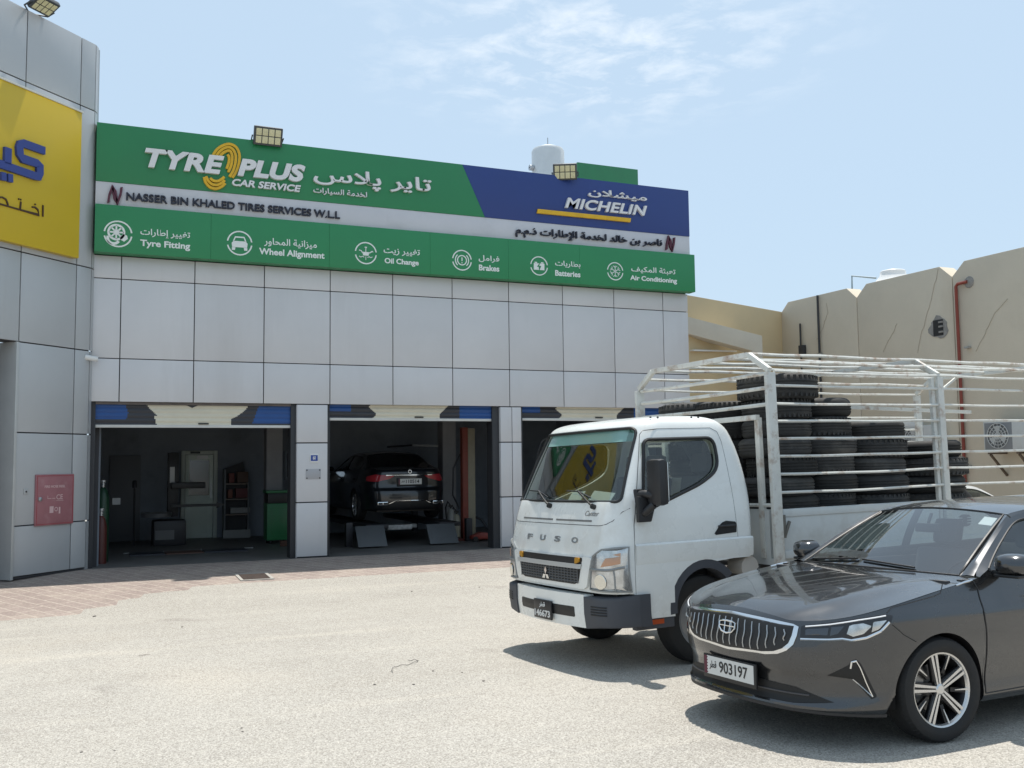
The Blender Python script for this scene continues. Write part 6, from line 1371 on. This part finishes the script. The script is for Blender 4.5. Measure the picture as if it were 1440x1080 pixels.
p = PY(406, 765, 21.3); q = PY(409, 675, 21.6); t = thing('broom', 'broom with a pale handle leaning on the green cabinet', 'broom', (p.x, 21.2, 0)); mb = MB(); mb.tube([(0, 0, .12), (q.x-p.x, .45, q.z)], .016); mb.build('handle', mat('pale handle', (.36, .37, .36), .5), t); mb = MB(); mb.box(-.2, .2, -.04, .04, .0, .12); mb.build('brush_head', mat('brown bristles', (.09, .045, .03), .9), t, bevel=.01)
p = PY(240, 752, 22.9); t = thing('tyre_changer', 'black tyre changing machine with a mast and side arm in the left bay', 'machine', (p.x, 22.9, 0)); mb = MB(); mb.box(-.38, .30, -.30, .4, 0, .55); mb.build('cabinet', mat('machine black', (.02, .02, .024), .45), t, bevel=.05)
mb = MB(); mb.box(-.06, .17, .2, .38, .6, 2.02); mb.build('mast', trim, t, bevel=.02); mb = MB(); mb.box(.0, .72, .0, .19, 1.22, 1.36); mb.build('side_arm', trim, t, bevel=.02); mb = MB(); mb.box(.0, .95, -.12, -.06, .82, .88); mb.prism([(.95, .78), (1.12, .85), (.95, .92)], lambda q, h: (q[0], h, q[1]), -.12, -.06); mb.build('bead_arm', trim, t)
mb = MB(); mb.lathe([(0, .62), (.3, .62), (.33, .70), (.3, .72), (0, .72)], 28, M=Matrix.Translation((-.3, -.05, 0))); mb.build('turntable', steel, t); mb = MB(); mb.box(-.02, .08, .195, .199, 1.35, 1.7); mb.build('mast_label', white, t); mb = MB(); mb.box(-.34, .05, -.31, -.301, .14, .34); mb.build('front_label', mat('machine grey', (.14, .14, .14), .5), t)
mb = MB(); mb.lathe([(0, 0), (.05, .01), (.05, .14), (.03, .17), (0, .17)], 14, M=Matrix.Translation((-.75, .1, 1.25))); mb.tube([(-.75, .1, 0), (-.75, .1, 1.25)], .02); mb.build('filter_stand', dkst, t)
# dim door in the left rear corner, gas bottle, turn plates in the floor
a, b_ = PY(154, 641, 24.57), PY(196, 765, 24.57); t = thing('steel_door', 'dim dark steel door in the left rear corner of the left bay', 'door', (a.x, 24.57, 0)); mb = MB(); mb.box(0, b_.x-a.x, -.04, .02, 0, a.z); lf = mb.build('door_leaf', mat('dim steel door', (.12, .125, .135), .5), t, bevel=.01); mb = MB(); mb.box(.08, .25, -.052, -.041, .85, 1.0); mb.build('lock_plate', steel, lf)
for u, y, c, hgt, lb, r in ((133, 19.6, (.012, .05, .025), 1.35, 'green gas bottle just inside the left jamb', .11), (131, 19.2, (.09, .02, .016), .85, 'red gas bottle just inside the left jamb, before the green one', .10)):
    p = PY(u, 780, y); t = thing('gas_bottle', lb, 'gas bottle', (p.x+.12, y, 0)); mb = MB(); mb.lathe([(0, 0), (r, 0), (r, hgt-.2), (r*.7, hgt-.06), (.03, hgt), (0, hgt)], 20); mb.build('bottle', mat('bottle '+lb[:5], c, .4), t); mb = MB(); mb.lathe([(0, hgt), (.03, hgt), (.03, hgt+.08), (.05, hgt+.09), (.05, hgt+.13), (0, hgt+.13)], 12); mb.build('valve', steel, t)
p0, p1 = PG(181, 778), PG(338, 772); t = thing('floor_plate', 'flat turn plate strip with dark and rust squares on the left bay floor', 'floor plate', (p0.x, 20.4, .004)); w = 2.3
mb = MB(); mb.box(-.1, w+.1, .62, .70, .0, .02); mb.build('pale_edge', mat('pale worn edge', (.24, .24, .235), .6), t); mb = MB(); mb.box(0, .62, .0, .6, .0, .025); mb.build('dark_square', mat('blue black plate', (.02, .024, .035), .5), t); mb = MB(); mb.box(.65, 1.35, .0, .6, .0, .02); mb.build('rust_square', mat('rust plate', (.10, .05, .035), .6, var=.3), t); mb = MB(); mb.box(1.38, 2.2, .0, .6, .0, .025); mb.build('dark_square', mat('blue black plate', (.02, .02, .03)), t)
mb = MB(); y = 22.3; p, q = PY(580, 626, y), PY(616, 627, y); t = thing('wall_pipe', 'pale horizontal tube behind the black saloon roof', 'pipe', (p.x, y, p.z)); mb.tube([(0, 0, 0), (q.x-p.x, 0, q.z-p.z)], .025); mb.build('tube', mat('pale tube', (.30, .31, .32), .5), t); mb = MB(); mb.box(.02, .06, 0, 2.2, -.02, .02); mb.build('stay', dkst, t)
# ================================================================== small things on the ground
p, q = PG(336, 815), PG(378, 809); t = thing('drain_grate', 'small rusty drain cover in the brick paving', 'drain', ((p.x+q.x)/2, (p.y+q.y)/2, gz((p.y+q.y)/2)+.008)); t.rotation_euler = (R(2.3), 0, 0); w, h = .26, .36
mb = MB(); mb.box(-w, w, -h, -h+.05, 0, .012); mb.box(-w, w, h-.05, h, 0, .012); mb.box(-w, -w+.05, -h+.051, h-.051, 0, .012); mb.box(w-.05, w, -h+.051, h-.051, 0, .012); mb.build('frame', mat('pale cement', (.36, .34, .31), .9), t); mb = MB(); mb.box(-w+.055, w-.055, -h+.055, h-.055, -.003, .006)
for k in range(9): mb.box(-w+.06, w-.06, -h+.08+k*.062, -h+.11+k*.062, .0062, .014)
mb.build('cover', mat('rusty iron', (.085, .06, .05), .8, var=.3, vs=12), t)
pts = [(552, 947), (551, 942), (558, 938), (572, 936), (585, 932), (588, 930), (583, 929), (574, 930)]; d = [PG(u, v) for u, v in pts]; c = d[3]; mb = MB(); mb.tube([Vector((p.x, p.y, gz(p.y)+.008+.006*math.sin(i*1.1))) for i, p in enumerate(catmull(d, 5))], .0022, 5); tag(mb.build('wire_loop', mat('dark wire', (.05, .05, .05), .6)), 'thin dark wire loop lying on the pale asphalt in the middle', 'wire')
rk = random.Random(11); stm = mat('loose stone', (.22, .20, .175), .9, var=.25, vs=20)
for k, (u, v, s) in enumerate(((609, 944, .011), (650, 946, .009), (680, 958, .012), (582, 963, .012), (527, 963, .013), (340, 1024, .009), (341, 1029, .008), (115, 1058, .010), (161, 1056, .008), (133, 867, .022), (256, 882, .014), (674, 826, .012), (579, 832, .013))):
    p = PG(u, v); bm = bmesh.new(); bmesh.ops.create_icosphere(bm, subdivisions=2, radius=s)
    for vv in bm.verts: vv.co *= rk.uniform(.75, 1.2); vv.co.z *= .55
    me = bpy.data.meshes.new('pebble'); bm.to_mesh(me); bm.free(); me.shade_smooth(); me.materials.append(stm); o = bpy.data.objects.new('pebble', me); COL.objects.link(o); o.location = (p.x, p.y, gz(p.y)+s*.25); o.rotation_euler = (0, 0, rk.uniform(0, 6)); tag(o, 'small dark stone lying loose on the pale asphalt', 'stone', 'loose stones on the asphalt')

# ---- more of the workshop's gear
def plain_box(nm, label, cat, x0, x1, y0, y1, z0, z1, m, bev=.01, kids=()):
    t = thing(nm, label, cat, (x0, y0, z0)); mb = MB(); mb.box(0, x1-x0, 0, y1-y0, 0, z1-z0); mb.build('body', m, t, bevel=bev)
    for kn, a, b_, c, d, e, f, km in kids: mb = MB(); mb.box(a, b_, c, d, e, f); mb.build(kn, km, t, bevel=.003)
    return t
p, q = PY(400, 640, 24.55), PY(416, 668, 24.55); plain_box('wall_window', 'narrow blue grey window frame high behind the green cabinet', 'window', p.x, p.x+1.0, 24.53, 24.59, q.z-.1, p.z+.1, mat('blue window frame', (.20, .24, .28), .4), kids=(('pane', .06, .94, -.012, -.001, .06, p.z-q.z+.14, mat('dull pane', (.03, .035, .045), .1)),))
p = PY(664, 757, 20.3); t = thing('floor_jack', 'low red trolley jack on the floor beside the lift column', 'jack', (p.x+.25, 20.2, .0)); rj = mat('jack red', (.22, .03, .02), .45); mb = MB(); mb.prism([(-.32, .06), (.30, .06), (.26, .16), (-.1, .2), (-.32, .12)], lambda c, h: (c[0], h, c[1]), -.12, .12); mb.build('frame', rj, t, bevel=.01); mb = MB(); mb.tube([(.25, 0, .15), (.62, .25, .75)], .018); mb.build('handle', dkst, t); mb = MB()
for x in (-.26, .22):
    for y in (-.13, .13): mb.lathe([(0, -.02), (.06, -.02), (.06, .02), (0, .02)], 14, M=Matrix.Translation((x, y, .06)) @ Matrix.Rotation(R(90), 4, 'X'))
each(mb, 'wheel', trim, t)
